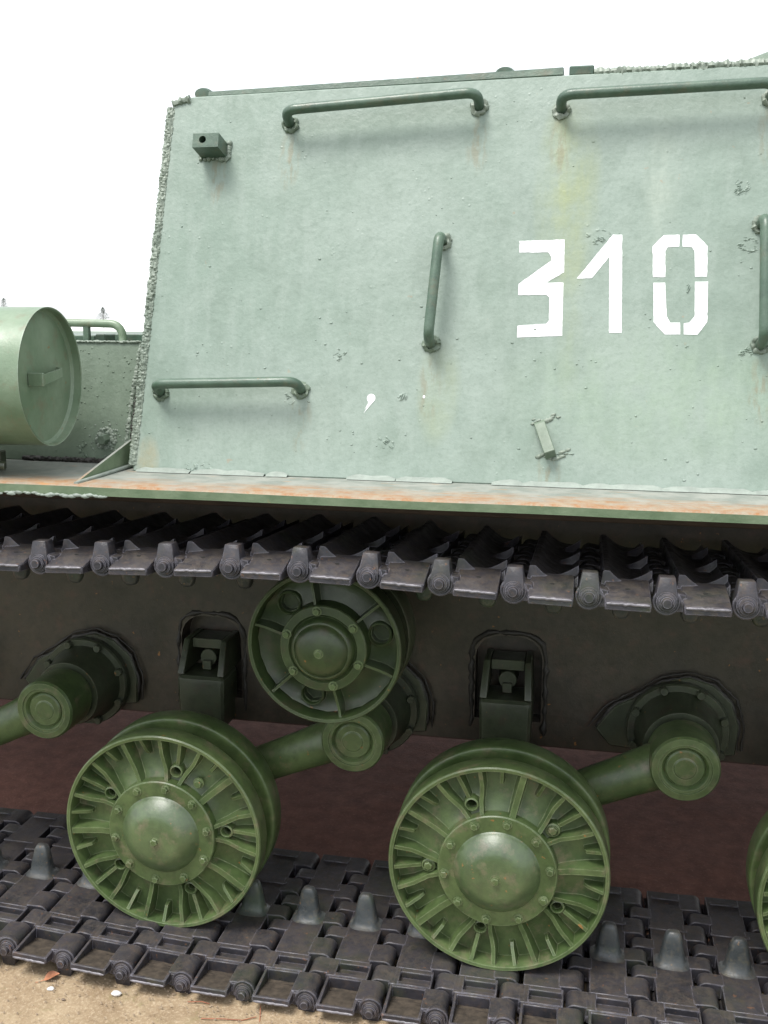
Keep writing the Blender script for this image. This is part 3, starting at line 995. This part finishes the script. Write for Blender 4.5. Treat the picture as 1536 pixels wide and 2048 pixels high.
# ------------------------------------------------------------------ suspension arms
WX = [-.808, .082, .972]
PIV = [(-1.275, .532), (-.344, .520), (.541, .527), (1.43, .527)]
AX = [-1.698, -.808, .082, .972]
arm_me = None
for (px, pz), ax in zip(PIV, AX):
    a = empty("suspension_arm", (px, 0, pz)); a.parent = TANK
    dx, dz = ax - px, .322 - pz
    b = MB()
    b.tube([(dx, .50, dz), (dx * .6, .49, dz * .6), (dx * .35, .495, dz * .35), (dx * .15, .500, dz * .15), (0, .505, 0)], .056, 28, rj=[.050, .053, .056, .062, .064])
    b.obj("arm_tube", M_WHEEL, a, smooth=60)
    b = MB()
    b.lathe_y([(.030, .428), (.046, .428), (.050, .431), (.052, .436), (.056, .428), (.060, .424), (.066, .424), (.068, .420), (.084, .421), (.089, .428), (.090, .45), (.090, .54), (.082, .55), (.082, .60)], 56, caps=False)
    b.lathe_y([(0, .4255), (.026, .4255), (.030, .428)], 40, caps=False)
    b.obj("pivot_hub", M_WHEEL, a, smooth=30)
    b = MB()
    b.lathe_y([(.100, .56), (.105, .575), (.108, .62), (.120, .66), (.122, .69), (.122, .716)], 48)
    b.obj("bearing_housing", M_SUSP, a, smooth=30)
    b = MB()
    b.lathe_y([(.118, .668), (.138, .668), (.142, .674), (.142, .6965)], 48, caps=False)
    fl = b.obj("housing_flange", M_SUSP, a, smooth=30)
    for k in range(8):
        an = 2 * pi * k / 8 + .35
        cx_, cz_ = .130 * cos(an), .130 * sin(an)
        b = MB(); b.lathe_y([(0, .651), (.010, .651), (.0125, .655), (.0125, .668)], 8, cx_, cz_)
        b.obj("bolt", M_SUSP, fl, smooth=30)
    # crest shaped reinforcing plate with weld beads
    b = MB()
    cr = [(-.245, -.02), (-.19, .055), (-.12, .095), (-.05, .145), (.03, .165), (.10, .145), (.155, .095), (.18, .02), (.175, -.075), (.0, -.09), (-.2, -.075)]
    cr = [(x * .93, z * .93) for x, z in cr]
    b.prism_y(cr, .697, .7175)
    cp = b.obj("crest_plate", M_SUSP, a, bevel=.004)
    b = MB(); r2 = random.Random(int(px * 100))
    for off, r_ in ((1.0, .006), (1.09, .0035)):
        pts = []
        cc = cr[:9]
        for (xa, za), (xb, zb) in zip(cc, cc[1:]):
            for i in range(5):
                t = i / 5
                pts.append(((xa + (xb - xa) * t) * off + r2.uniform(-.002, .002), .706, (za + (zb - za) * t) * off + r2.uniform(-.002, .002)))
        b.tube(pts, r_, 8, rj=[r_ * r2.uniform(.4, 1.4) for _ in pts])
    b.obj("crest_weld", M_DWELD, a, smooth=60)


# ------------------------------------------------------------------ road wheels
def rib(mb, pts, w0, ytop, ybot, taper=1.0):
    """pts: list of (r, angle) ; a thin wall from depth ybot to ytop"""
    P = [Vector((r * cos(a), r * sin(a))) for r, a in pts]
    vs = []; n = len(P)
    for i, p in enumerate(P):
        t = (P[min(i + 1, n - 1)] - P[max(i - 1, 0)]).normalized()
        nn = Vector((-t.y, t.x))
        yt = ytop[i] if isinstance(ytop, (list, tuple)) else ytop
        w = w0
        for sgn in (1, -1):
            vs.append((p.x + nn.x * w * .5 * sgn, yt, p.y + nn.y * w * .5 * sgn))
            vs.append((p.x + nn.x * w * .9 * sgn, ybot, p.y + nn.y * w * .9 * sgn))
    fs = []
    for i in range(n - 1):
        a = i * 4; c = a + 4
        fs += [(a, c, c + 2, a + 2), (a + 1, c + 1, c, a), (a + 2, c + 2, c + 3, a + 3)]
    fs += [(0, 2, 3, 1), (4 * n - 4, 4 * n - 3, 4 * n - 1, 4 * n - 2)]
    mb.add(vs, fs)


def web_with_holes(mb, radii, hr, hole_angles, seg, hrad, tube_depth=.05):
    """radii: list of (r, y). cells round each hole angle between ring indices hr are replaced by a bored hole"""
    vs = []; fs = []
    for r, y in radii:
        for k in range(seg):
            a = 2 * pi * k / seg
            vs.append((r * cos(a), y, r * sin(a)))
    i0, i1 = hr
    skip = set()
    for h in hole_angles:
        kc = round(h / (2 * pi) * seg) % seg
        for i in range(i0, i1):
            for dk in (-1, 0):
                skip.add((i, (kc + dk) % seg))
    for i in range(len(radii) - 1):
        for k in range(seg):
            if (i, k) in skip: continue
            k2 = (k + 1) % seg
            fs.append((i * seg + k, (i + 1) * seg + k, (i + 1) * seg + k2, i * seg + k2))
    for h in hole_angles:
        kc = round(h / (2 * pi) * seg) % seg
        ks = [(kc - 1) % seg, kc, (kc + 1) % seg]
        border = [i0 * seg + ks[0], i0 * seg + ks[1], i0 * seg + ks[2]]
        border += [i * seg + ks[2] for i in range(i0 + 1, i1)]
        border += [i1 * seg + ks[2], i1 * seg + ks[1], i1 * seg + ks[0]]
        border += [i * seg + ks[0] for i in range(i1 - 1, i0, -1)]
        pc = sum((Vector(vs[j]) for j in border), Vector()) / len(border)
        ring = []; ring2 = []
        for j in border:
            d = Vector(vs[j]) - pc; d.y = 0; d.normalize()
            p = pc + d * hrad
            ring.append(len(vs)); vs.append((p.x, pc.y - .004, p.z))
        for j in ring:
            ring2.append(len(vs)); vs.append((vs[j][0], pc.y + tube_depth, vs[j][2]))
        m = len(border)
        for j in range(m):
            j2 = (j + 1) % m
            fs.append((border[j], border[j2], ring[j2], ring[j]))
            fs.append((ring[j], ring[j2], ring2[j2], ring2[j]))
    mb.add(vs, fs)


RW = .275


def wheel_meshes(a0, plugged):
    """front disc for a wheel whose first lightening hole stands at angle a0"""
    mb = MB()
    # rim and tread
    mb.lathe_y([(.2615, .050), (.2630, .004), (.2645, .001), (.2720, .000), (.2750, .003), (.2755, .010), (.2755, .055), (.2740, .058), (.2640, .058), (.2615, .050)], 120, caps=False)
    hol = [a0 + 2 * pi * k / 5 for k in range(5)]
    SEG = 60
    # snap: rotate the grid so that holes fall on grid lines
    sub = MB()
    web_with_holes(sub, [(.125, .020), (.146, .026), (.158, .034), (.175, .0385), (.192, .0425), (.215, .046), (.245, .048), (.2620, .049)], (2, 4), [2 * pi * k / 5 for k in range(5)], SEG, .0125)
    ca, sa = cos(a0), sin(a0)
    sub.v = [(x * ca - z * sa, y, x * sa + z * ca) for x, y, z in sub.v]
    mb.add(sub.v, sub.f)
    R_ = radians
    for k in range(5):
        c = a0 + 2 * pi * k / 5
        # boss collar
        rr_ = .1755; x, z = rr_ * cos(c), rr_ * sin(c)
        col = MB().lathe_y([(.0125, .042), (.0130, .022), (.0145, .0195), (.0180, .021), (.0215, .042)], 20, x, z, caps=False)
        mb.add(col.v, col.f)
        rib(mb, [(.195, c), (.215, c), (.2620, c)], .0090, [.022, .018, .006], .050)
        for s_ in (-1, 1):
            rib(mb, [(.146, c + s_ * R_(6.6)), (.160, c + s_ * R_(7.6)), (.180, c + s_ * R_(8.8)), (.200, c + s_ * R_(10.6)), (.220, c + s_ * R_(11.9)), (.2620, c + s_ * R_(12.4))], 0.0098, [.008, .012, .015, .014, .012, .005], .050)
            rib(mb, [(.208 + .006 * ((k * 3 + s_) % 3), c + s_ * R_(24)), (.225, c + s_ * R_(24)), (.2620, c + s_ * R_(24.3))], .0080, [.034, .023, .006], .050)
        wd = .0110 if k % 2 else .0155
        rib(mb, [(.144, c + R_(36)), (.18, c + R_(36)), (.21, c + R_(36)), (.2620, c + R_(36))], wd, [.006, .011, .010, .005], .050)
    me = mb.mesh("front_disc", M_WHEEL, smooth=38)
    return me


def star_prof():
    b = MB()
    b.lathe_y([(.150, .026), (.1490, .001), (.1465, -.0015), (.104, -.0025), (.101, -.002), (.1005, -.001)], 80, caps=False)
    return b.mesh("hub_flange", M_WHEEL, smooth=32)


def dome_prof(r=.100, h=.050):
    b = MB()
    prof = [(r * 1.03, -.001), (r, -.003), (.0975, -.0075), (.0930, -.0130), (.0860, -.0205), (.0785, -.0275), (.0710, -.0330), (.0640, -.0366), (.0570, -.0388), (.0460, -.0402), (.0300, -.0410), (.015, -.0414), (0, -.0416)]
    b.lathe_y(prof, 64, caps=False)
    return b.mesh("hub_cap", M_CAP, smooth=60)


def bolt_mesh(r=.0092, h=.011, name="bolt", mat=None, seg=6):
    b = MB(); b.lathe_y([(0, -h), (r * .82, -h), (r, -h * .8), (r, .001)], seg)
    b.lathe_y([(r * 1.35, -.0015), (r * 1.35, .002)], 16)
    return b.mesh(name, mat or M_WHEEL, smooth=25)


FL_ME = star_prof(); DOME_ME = dome_prof(); BOLT_ME = bolt_mesh()
# inner disc of the twin wheel
b = MB()
b.lathe_y([(.11, .126), (.20, .126), (.248, .122), (.262, .118), (.272, .1165), (.2755, .119), (.2770, .124), (.2760, .180), (.270, .194), (.25, .196), (.11, .19)], 120, caps=False)
REAR_ME = b.mesh("inner_disc", M_WHEEL, smooth=45)
b = MB(); b.lathe_y([(.118, .055), (.118, .30), (.07, .33)], 40)
for k in range(20):
    a = 2 * pi * k / 20
    q = MB(); q.box(.11, .235, .060, .118, -.006, .006)
    b.add([(x * cos(a) - z * sin(a), y, x * sin(a) + z * cos(a)) for x, y, z in q.v], q.f)
CORE_ME = b.mesh("wheel_core", M_SUSP, smooth=30)

HOLE0 = [radians(5), radians(41), radians(20)]
BOLT0 = [radians(10), radians(8), radians(3)]
for wi, wx in enumerate(WX):
    w = empty("road_wheel", (wx, .181, .322)); w.parent = TANK
    fd = link("front_disc", wheel_meshes(HOLE0[wi], None), w)
    link("inner_disc", REAR_ME, w)
    link("wheel_core", CORE_ME, w)
    link("hub_flange", FL_ME, w)
    link("hub_cap", DOME_ME, w).scale = (1.07, 1.0, 1.07)
    rr = random.Random(wi)
    for k in range(10):
        a = BOLT0[wi] + 2 * pi * k / 10
        o = link("bolt", BOLT_ME, w, (.1320 * cos(a), -.0025, .1320 * sin(a)), (0, rr.random() * 2, 0))
    o = link("bolt", BOLT_ME, w, (0, -.0405, 0), (0, .3, 0)); o.scale = (1.1, 1.0, 1.1)
    # plugs in some of the holes
    for k in ((1,) if wi == 0 else (0, 2) if wi == 1 else (1, 3)):
        a = HOLE0[wi] + 2 * pi * k / 5
        if wi == 0:
            a += radians(-22)
        o = link("plug_bolt", BOLT_ME, w, (.1755 * cos(a), .024, .1755 * sin(a)), (0, .7, 0)); o.scale = (1.2, 1.0, 1.2)

# ------------------------------------------------------------------ return roller
RX, RY, RZ, RR_ = -.36, .181, .869, .196
ROL = empty("return_roller", (RX, RY, RZ)); ROL.parent = TANK
mb = MB()
mb.lathe_y([(.1820, .060), (.1840, .004), (.1860, .001), (.1930, .000), (.1960, .003), (.1960, .060), (.190, .070), (.10, .070)], 96, caps=False)
sub = MB()
web_with_holes(sub, [(.095, .040), (.112, .046), (.128, .050), (.144, .054), (.160, .055), (.176, .050), (.1822, .046)], (1, 5), [0, 2 * pi / 3, 4 * pi / 3], 24, .0245, .03)
A0 = radians(14)
sub.v = [(x * cos(A0) - z * sin(A0), y, x * sin(A0) + z * cos(A0)) for x, y, z in sub.v]
mb.add(sub.v, sub.f)
for k in range(3):
    c = A0 + 2 * pi * k / 3
    x, z = .1395 * cos(c), .1395 * sin(c)
    col = MB().lathe_y([(.0245, .052), (.0250, .036), (.0275, .033), (.0310, .036), (.0330, .056)], 24, x, z, caps=False)
    mb.add(col.v, col.f)
for ad in (165, 101, 40, -20, -77, -137):
    a = radians(ad)
    rib(mb, [(.104, a), (.14, a), (.165, a), (.1835, a)], .0060, [.006, .010, .012, .008], .056)
mb.mesh
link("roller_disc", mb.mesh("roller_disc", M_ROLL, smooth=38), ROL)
b = MB(); b.lathe_y([(.196, .105), (.2, .11), (.2, .185), (.193, .193), (.08, .193)], 80, caps=False); b.lathe_y([(.08, .108), (.19, .108), (.196, .105)], 80, caps=False)
b.lathe_y([(.085, .06), (.085, .30)], 32)
b.lathe_y([(.10, .30), (.10, .55)], 32)
b.obj("roller_inner_disc", M_SUSP, ROL, smooth=40)
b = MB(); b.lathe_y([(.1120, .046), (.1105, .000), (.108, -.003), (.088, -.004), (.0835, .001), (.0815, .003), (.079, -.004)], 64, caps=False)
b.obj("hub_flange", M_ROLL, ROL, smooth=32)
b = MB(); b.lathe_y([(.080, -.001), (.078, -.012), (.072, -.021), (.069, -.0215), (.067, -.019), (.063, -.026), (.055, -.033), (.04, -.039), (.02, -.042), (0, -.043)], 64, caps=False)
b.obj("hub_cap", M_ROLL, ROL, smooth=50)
for ad in (98, 37, -21, -74, -141, 160):
    a = radians(ad)
    link("bolt", BOLT_ME, ROL, (.097 * cos(a), -.004, .097 * sin(a)), (0, a, 0))
link("bolt", BOLT_ME, ROL, (0, -.042, 0), (0, .3, 0)).scale = (1, .6, 1)

# ------------------------------------------------------------------ track links
P = .1605


def arcpts(cx, r, a0, a1, n):
    return [(cx + r * cos(a0 + (a1 - a0) * i / n), r * sin(a0 + (a1 - a0) * i / n)) for i in range(n + 1)]


def build_link():
    b = MB()
    TOP, BOT = .020, -.016
    # main body plates
    b.box(.034, P - .034, .145, .640, BOT, TOP)
    b.box(.027, P - .027, .078, .1455, BOT, .003)
    # ridges that frame the slot near the outer edge
    b.box(.050, P - .031, .0785, .092, .002, .0215)
    b.box(.050, P - .031, .129, .1452, .002, .0205)
    b.box(.027, .0505, .0783, .1453, .002, .0208)
    b.box(P - .0315, P - .027, .0783, .1453, .002, .0206)
    # second slot near the inner edge
    b.box(.045, P - .040, .60, .612, .019, .0235)
    b.box(.030, P - .030, .45, .462, .019, .0225)
    # lugs round the left pin
    rL = .0225
    for y0, y1 in ((.085, .145), (.238, .282), (.360, .402), (.500, .546)):
        poly = [(.040, TOP + .0005)] + arcpts(0, rL, pi * .52, pi * 1.48, 9) + [(.040, BOT - .0005)]
        b.prism_y(poly, y0, y1)
    for y0, y1 in ((.002, .078), (.154, .226), (.294, .346), (.416, .486), (.559, .638)):
        poly = [(P - .040, BOT - .0006)] + [(P + x, z) for x, z in arcpts(0, rL + .0005, -pi * .48, pi * .48, 9)] + [(P - .040, TOP + .0006)]
        b.prism_y(poly, y0, y1)
    # outer tray: floor slopes from the ground side up to its outer lip
    def slab(u0, u1, ya, yb, wa0, wa1, wb0, wb1):
        b.add([(u0, ya, wa0), (u1, ya, wa0), (u1, ya, wa1), (u0, ya, wa1), (u0, yb, wb0), (u1, yb, wb0), (u1, yb, wb1), (u0, yb, wb1)],
              [(0, 1, 2, 3), (4, 7, 6, 5), (0, 4, 5, 1), (1, 5, 6, 2), (2, 6, 7, 3), (3, 7, 4, 0)])
    y0, y1 = -.034, .0787
    slab(.033, .127, y0, y1, .002, .010, -.030, -.014)
    L = .0070
    slab(.033, .127, y0 - .0005, y0 + L, .001, .0185, .001, .0185)
    slab(.0325, .0325 + L, y0 + .001, y1, .003, .0188, -.016, .0195)
    slab(.1275 - L, .1275, y0 + .001, y1, .003, .0190, -.016, .0198)
    slab(.033, .127, y1 - L, y1 + .0008, -.016, .0190, -.016, .0190)
    # curled collar round the bolt, joining tray and boss
    b.lathe_y([(.0215, .0), (.0285, -.002), (.0295, .002), (.0295, .009), (.0285, .012), (.022, .012)], 20, P, 0)
    b.box(.122, P - .012, .001, .011, -.004, .0165)
    # block that stands on the boss, ground side
    b.add([(P - .024, -.004, -.006), (P + .024, -.004, -.006), (P + .024, .040, -.006), (P - .024, .040, -.006),
           (P - .0165, .001, -.052), (P + .0165, .001, -.052), (P + .0165, .036, -.052), (P - .0165, .036, -.052)],
          [(0, 1, 2, 3), (4, 7, 6, 5), (0, 4, 5, 1), (1, 5, 6, 2), (2, 6, 7, 3), (3, 7, 4, 0)])
    me1 = b.mesh("track_link", M_TRACK, bevel=.0022, smooth=40)
    # ground side relief: grouser crest and scalloped webs
    us = [.026, .030, .036, .042, .048, .054, .060, .066, .072, .078, .084, .090, .096, .102, .108, .113, .117, .120, .126, .131, .1335, .135]
    ys = [.056, .060, .066, .075, .095, .105, .111, .119, .125, .15, .20, .26, .300, .306, .316, .322, .37, .44, .49, .498, .508, .515, .56, .60, .625, .640]
    def h(u, y):
        t = max(0, (u - .045) / .074)
        base = .0145 + .0330 * min(1, t) ** 2.3
        if u > .132: base = .0145 + .0330 * (.85 if u < .134 else .55)
        low = .0145 + .018 * max(0, (.045 - u) / .02) ** 1.4
        v = max(base, low)
        if y < .064:
            v = min(v, .0100 + .10 * 0 + .045 * min(1, t) ** 2.2 * max(0, (y - .0555) / .012))
            v = max(v, .0100)
        for yc in (.115, .311, .503):
            if abs(y - yc) < .0065:
                q = min(1, abs(2 * (u - .028) / .100 - 1))
                v = max(v, .022 + .024 * q ** 1.6)
        return v
    vs = []; fs = []
    for u in us:
        for y in ys: vs.append((u, y, -h(u, y)))
    for u in us:
        for y in ys: vs.append((u, y, -.006))
    nu, ny = len(us), len(ys); O = nu * ny
    for i in range(nu - 1):
        for j in range(ny - 1):
            fs.append((i * ny + j, (i + 1) * ny + j, (i + 1) * ny + j + 1, i * ny + j + 1))
    for i in range(nu - 1):
        for j in (0, ny - 1):
            fs.append((i * ny + j, (i + 1) * ny + j, O + (i + 1) * ny + j, O + i * ny + j))
    for j in range(ny - 1):
        for i in (0, nu - 1):
            fs.append((i * ny + j, i * ny + j + 1, O + i * ny + j + 1, O + i * ny + j))
    g = MB().add(vs, fs)
    me2 = g.mesh("g", M_TRACK, smooth=50)
    bm = bmesh.new(); bm.from_mesh(me1); bm.from_mesh(me2); bm.to_mesh(me1); bm.free()
    me1.polygons.foreach_set('use_smooth', [True] * len(me1.polygons))
    me1.set_sharp_from_angle(angle=radians(42))
    return me1


LINK_ME = build_link()
# drain hole of the tray: shallow dark oval, both faces
b = MB()
for zz, s_ in ((0, 1), (1, -1)):
    c = [(.080 + .0055 * cos(2 * pi * k / 12), .030 + .0036 * sin(2 * pi * k / 12)) for k in range(12)]
    b.add([(x, y, ((.002 + (y + .034) * -.2840) - .0005) if zz == 0 else (.010 + (y + .034) * -.2130 + .0006)) for x, y in c], [tuple(range(12))])
HOLE_ME = b.mesh("drain_hole", M_BLACK)
# guide horn
rows = []
H = [(.0195, .046, .038), (.0235, .038, .029), (.034, .0325, .0225), (.055, .029, .0195), (.080, .0245, .0165), (.098, .0205, .0140), (.107, .015, .0105), (.1105, .008, .005)]
vs = []; fs = []; K = 16
for z, a_, b_ in H:
    for k in range(K):
        t = 2 * pi * k / K
        c_, s_ = cos(t), sin(t)
        e = .62
        vs.append((.080 + a_ * math.copysign(abs(c_) ** e, c_), .312 + b_ * math.copysign(abs(s_) ** e, s_), z))
for i in range(len(H) - 1):
    for k in range(K):
        fs.append((i * K + k, i * K + (k + 1) % K, (i + 1) * K + (k + 1) % K, (i + 1) * K + k))
fs.append(tuple((len(H) - 1) * K + k for k in range(K)))
HORN_ME = MB().add(vs, fs).mesh("guide_horn", M_HORN, smooth=60)
b = MB()
b.lathe_y([(0, -.022), (.0095, -.022), (.0115, -.019), (.0118, -.010)], 20, P, 0, caps=False)
b.lathe_y([(.0118, -.012), (.0165, -.0115), (.0172, -.009), (.0172, -.006), (.0180, -.005)], 24, P, 0, caps=False)
b.lathe_y([(.0165, -.0055), (.0215, -.005), (.0225, -.002), (.0225, .002)], 24, P, 0, caps=False)
b.lathe_y([(.011, .0), (.011, .645)], 12, P, 0)
PIN_ME = b.mesh("track_pin", M_TRACK, smooth=35)

b = MB(); r3 = random.Random(4); nn = 9; vs = []
for i in range(nn + 1):
    for j in range(nn + 1):
        u = .0392 + (.1212 - .0392) * i / nn; y = -.0262 + (.0716 + .0262) * j / nn
        vs.append((u, y, .010 + (y + .034) * -.2130 + .0012 + .0028 * max(0, .5 + noise.noise(Vector((u * 45, y * 45, 2))))))
b.add(vs, [(i * (nn + 1) + j, (i + 1) * (nn + 1) + j, (i + 1) * (nn + 1) + j + 1, i * (nn + 1) + j + 1) for i in range(nn) for j in range(nn)])
M_DIRT = simple("tan_dirt", (.075, .058, .042), .9, .6, 55)
DIRT_ME = b.mesh("tray_dirt", M_DIRT, smooth=80)
b = MB()
pts = [(.036 + .088 * i / 14, -.0335 + .0012 * noise.noise(Vector((i * .9, 3, 1))), .0045 + .0015 * noise.noise(Vector((i * .7, 8, 1)))) for i in range(15)]
b.tube(pts, .0052, 8, rj=[.0022] + [.0036 + .0012 * noise.noise(Vector((i * 1.1, 1, 5))) for i in range(13)] + [.0022])
M_LIP = simple("polished_lip_steel", (.20, .19, .21), .40, .6, 60, .2)
LIP_ME = b.mesh("worn_lip", M_LIP, smooth=60)
LP = link("track_link", LINK_ME, TANK)
link("worn_lip", LIP_ME, LP)
link("guide_horn", HORN_ME, LP); link("track_pin", PIN_ME, LP); link("drain_hole", HOLE_ME, LP)
first = True
rr = random.Random(77)


def put_link(pa, pb, roll=0):
    """link whose left pin is at pa and right pin at pb, (x, z); upside down when pb is left of pa"""
    global first
    ang = math.atan2(pb[1] - pa[1], pb[0] - pa[0])
    jit = rr.uniform(-.0015, .0015)
    loc = (pa[0], jit, pa[1])
    rot = (Matrix.Rotation(roll, 3, 'X') @ Matrix.Rotation(-ang, 3, 'Y')).to_euler()
    if first:
        LP.location = loc; LP.rotation_euler = rot; first = False
    else:
        dup(LP, TANK, loc, rot)


# bottom run
bx = [-1.003 + .1610 * i for i in range(-5, 14)]
def bz(x): return .0275 + .020 * max(0, min(1.6, (-.62 - x) / .4)) ** 1.3
for i in range(len(bx) - 1):
    put_link((bx[i], bz(bx[i])), (bx[i + 1], bz(bx[i + 1])))
for ch in [o for o in TANK.children if o.name.startswith("track_link")]:
    tag(link("tray_dirt", DIRT_ME, ch), kind="stuff")
# top run, sagging between the rollers
tz = [1.096, 1.101, 1.106, 1.111, 1.112, 1.108, 1.101, 1.094, 1.090, 1.088, 1.089]
def topz(i):
    if i < 0: return 1.096 + .001 * i + .0007 * (i * i) * .6
    if i > 10: return 1.089 + .003 * (i - 10)
    return tz[i]
for i in range(-5, 15):
    put_link((-1.005 + .16 * (i + 1), topz(i + 1)), (-1.005 + .16 * i, topz(i)), radians(-4.0))

# ------------------------------------------------------------------ ground and what lies on it
b = MB()
GZ = .000
n = 90
ext_x = [-2.4 + 4.2 * i / n for i in range(n + 1)]
ext_y = [-.8 + 3.2 * i / n for i in range(n + 1)]
xs = [-600, -60, -12] + ext_x + [12, 60, 600]
ys = [-600, -60, -8] + ext_y + [8, 60, 900]
vs = []; fs = []
for x in xs:
    for y in ys:
        near = -2.4 <= x <= 1.8 and -.8 <= y <= 2.4
        z = GZ + (.006 * noise.noise(Vector((x * 3, y * 3, 0))) + .0035 * noise.noise(Vector((x * 13, y * 13, 4))) if near else 0)
        vs.append((x, y, z))
ny = len(ys)
for i in range(len(xs) - 1):
    for j in range(ny - 1):
        fs.append((i * ny + j, (i + 1) * ny + j, (i + 1) * ny + j + 1, i * ny + j + 1))
g = MB().add(vs, fs).obj("ground", M_GROUND, smooth=80)
tag(g, "sandy concrete ground turning red brown under the vehicle", kind="structure")

# fallen leaf
b = MB()
lv = []; nL = 9
for i in range(nL):
    t = i / (nL - 1); wd = .014 * sin(pi * t ** .8) + .0005
    for s_ in (-1, 0, 1):
        lv.append((-.02 + .04 * t, s_ * wd, .004 + .010 * abs(s_) * sin(pi * t) + .006 * t * t))
lf = []
for i in range(nL - 1):
    for k in range(2):
        lf.append((i * 3 + k, (i + 1) * 3 + k, (i + 1) * 3 + k + 1, i * 3 + k + 1))
M_LEAF = simple("dry_leaf", (.50, .21, .11), .6, .4, 90)
b.add(lv, lf); b.tube([(-.02, 0, .005), (-.032, .002, .003), (-.040, .006, .001)], .0009, 6)
leaf = b.obj("fallen_leaf", M_LEAF, smooth=80)
leaf.location = (-1.030, -.022, GZ); leaf.rotation_euler = (0, 0, .7)
tag(leaf, "dry orange brown leaf lying on the sandy ground by the track", "leaf")

M_PEB = simple("pale_pebble", (.78, .77, .76), .6, .2, 60)
M_PEBD = simple("brown_pebble", (.20, .15, .11), .7, .3, 60)
for i, (x, y, s_, mt, lab) in enumerate([(-1.012, -.060, .0095, M_PEB, "small white pebble on the sandy ground just below the dry leaf"),
                                    (-.842, -.042, .013, M_PEB, "wider white flat pebble on the sandy ground right of the dry leaf"),
                                    (-.96, -.09, .005, M_PEBD, "tiny dark pebble on the sandy ground near the bottom edge")]):
    p = MB().blob((0, 0, 0), s_, s_ * .7, s_ * .4, i + 3, .5, 1.2, 2).obj("pebble", mt, smooth=80)
    p.location = (x, y, GZ + .003); tag(p, lab, "pebble", "pebbles by the track")
M_TWIG = simple("dry_pine_needle", (.34, .13, .07), .7, .3, 60)
for i, (pts, lab) in enumerate([
    ([(-.60, -.085, .003), (-.55, -.078, .005), (-.50, -.070, .003), (-.47, -.055, .006)], "long thin reddish dry twig on the sand at the bottom edge"),
    ([(-.655, -.035, .003), (-.62, -.030, .006), (-.60, -.030, .003)], "short dark dry twig on the sand beside the track"),
    ([(-.47, -.022, .012), (-.462, -.050, .004), (-.458, -.065, .002)], "short pale dry straw pointing out from under the track")]):
    t = MB().tube([(x, y, GZ + z) for x, y, z in pts], .0012, 6).obj("dry_twig", M_TWIG, smooth=60)
    tag(t, lab, "twig", "twigs on the sand")
# loose grit along the track edge
b = MB(); rr = random.Random(55)
for i in range(1500):
    x = rr.uniform(-1.6, .9); y = rr.gauss(-.03, .045) if rr.random() < .6 else rr.uniform(-.25, .0)
    q = rr.choice((.0010, .0015, .0020, .0028, .0036))
    o = len(b.v)
    b.add([(x - q, y, GZ + .003), (x + q, y - q * .4, GZ + .003), (x, y + q, GZ + .003), (x + q * .2, y, GZ + .004 + q)], [(0, 1, 3), (1, 2, 3), (2, 0, 3)])
M_GRIT = simple("grit", (.42, .33, .24), .9, .6, 300)
tag(b.obj("sand_grit", M_GRIT), "loose grit on the sand along the track edge", "grit", kind="stuff")

# ------------------------------------------------------------------ far trees
M_FOL = simple("dark_conifer_foliage", (.05, .075, .05), .8, .4, 2)
M_BARK = simple("bark", (.10, .08, .06), .9, .3, 5)


def tree(x, y, h, w, seed, label):
    t = empty("conifer_tree", (x, y, 0))
    b = MB(); b.tube([(0, 0, -.2), (0, 0, h * .5), (0, 0, h * .97)], .1, 8, rj=[.10, .06, .01])
    b.obj("trunk", M_BARK, t)
    rr = random.Random(seed); vs = []; fs = []
    for i in range(2200):
        z = h * (.12 + .88 * rr.random() ** .9)
        rad = w * (1 - z / h) ** .8 * (.6 + .5 * noise.noise(Vector((z * 2.2, seed, 0)))) + .05
        a = rr.random() * 2 * pi; r = rad * sqrt(rr.random())
        c = Vector((r * cos(a), r * sin(a), z)); q = rr.uniform(.04, .10)
        d1 = Vector((rr.uniform(-1, 1), rr.uniform(-1, 1), rr.uniform(-.6, .6))).normalized() * q
        d2 = Vector((rr.uniform(-1, 1), rr.uniform(-1, 1), rr.uniform(-.6, .6))).normalized() * q * .6
        o = len(vs); vs += [c - d1, c + d2, c + d1]; fs.append((o, o + 1, o + 2))
    MB().add(vs, fs).obj("crown", M_FOL, t)
    tag(t, label, "tree", "far conifer trees")


tree(-75.9, 147.9, 3.20, 2.6, 3, "small dark conifer far behind, between fuel drum and side plate")
tree(-93.2, 148.0, 4.6, 3.2, 5, "far conifer whose tip shows above the fuel drum at the left edge")
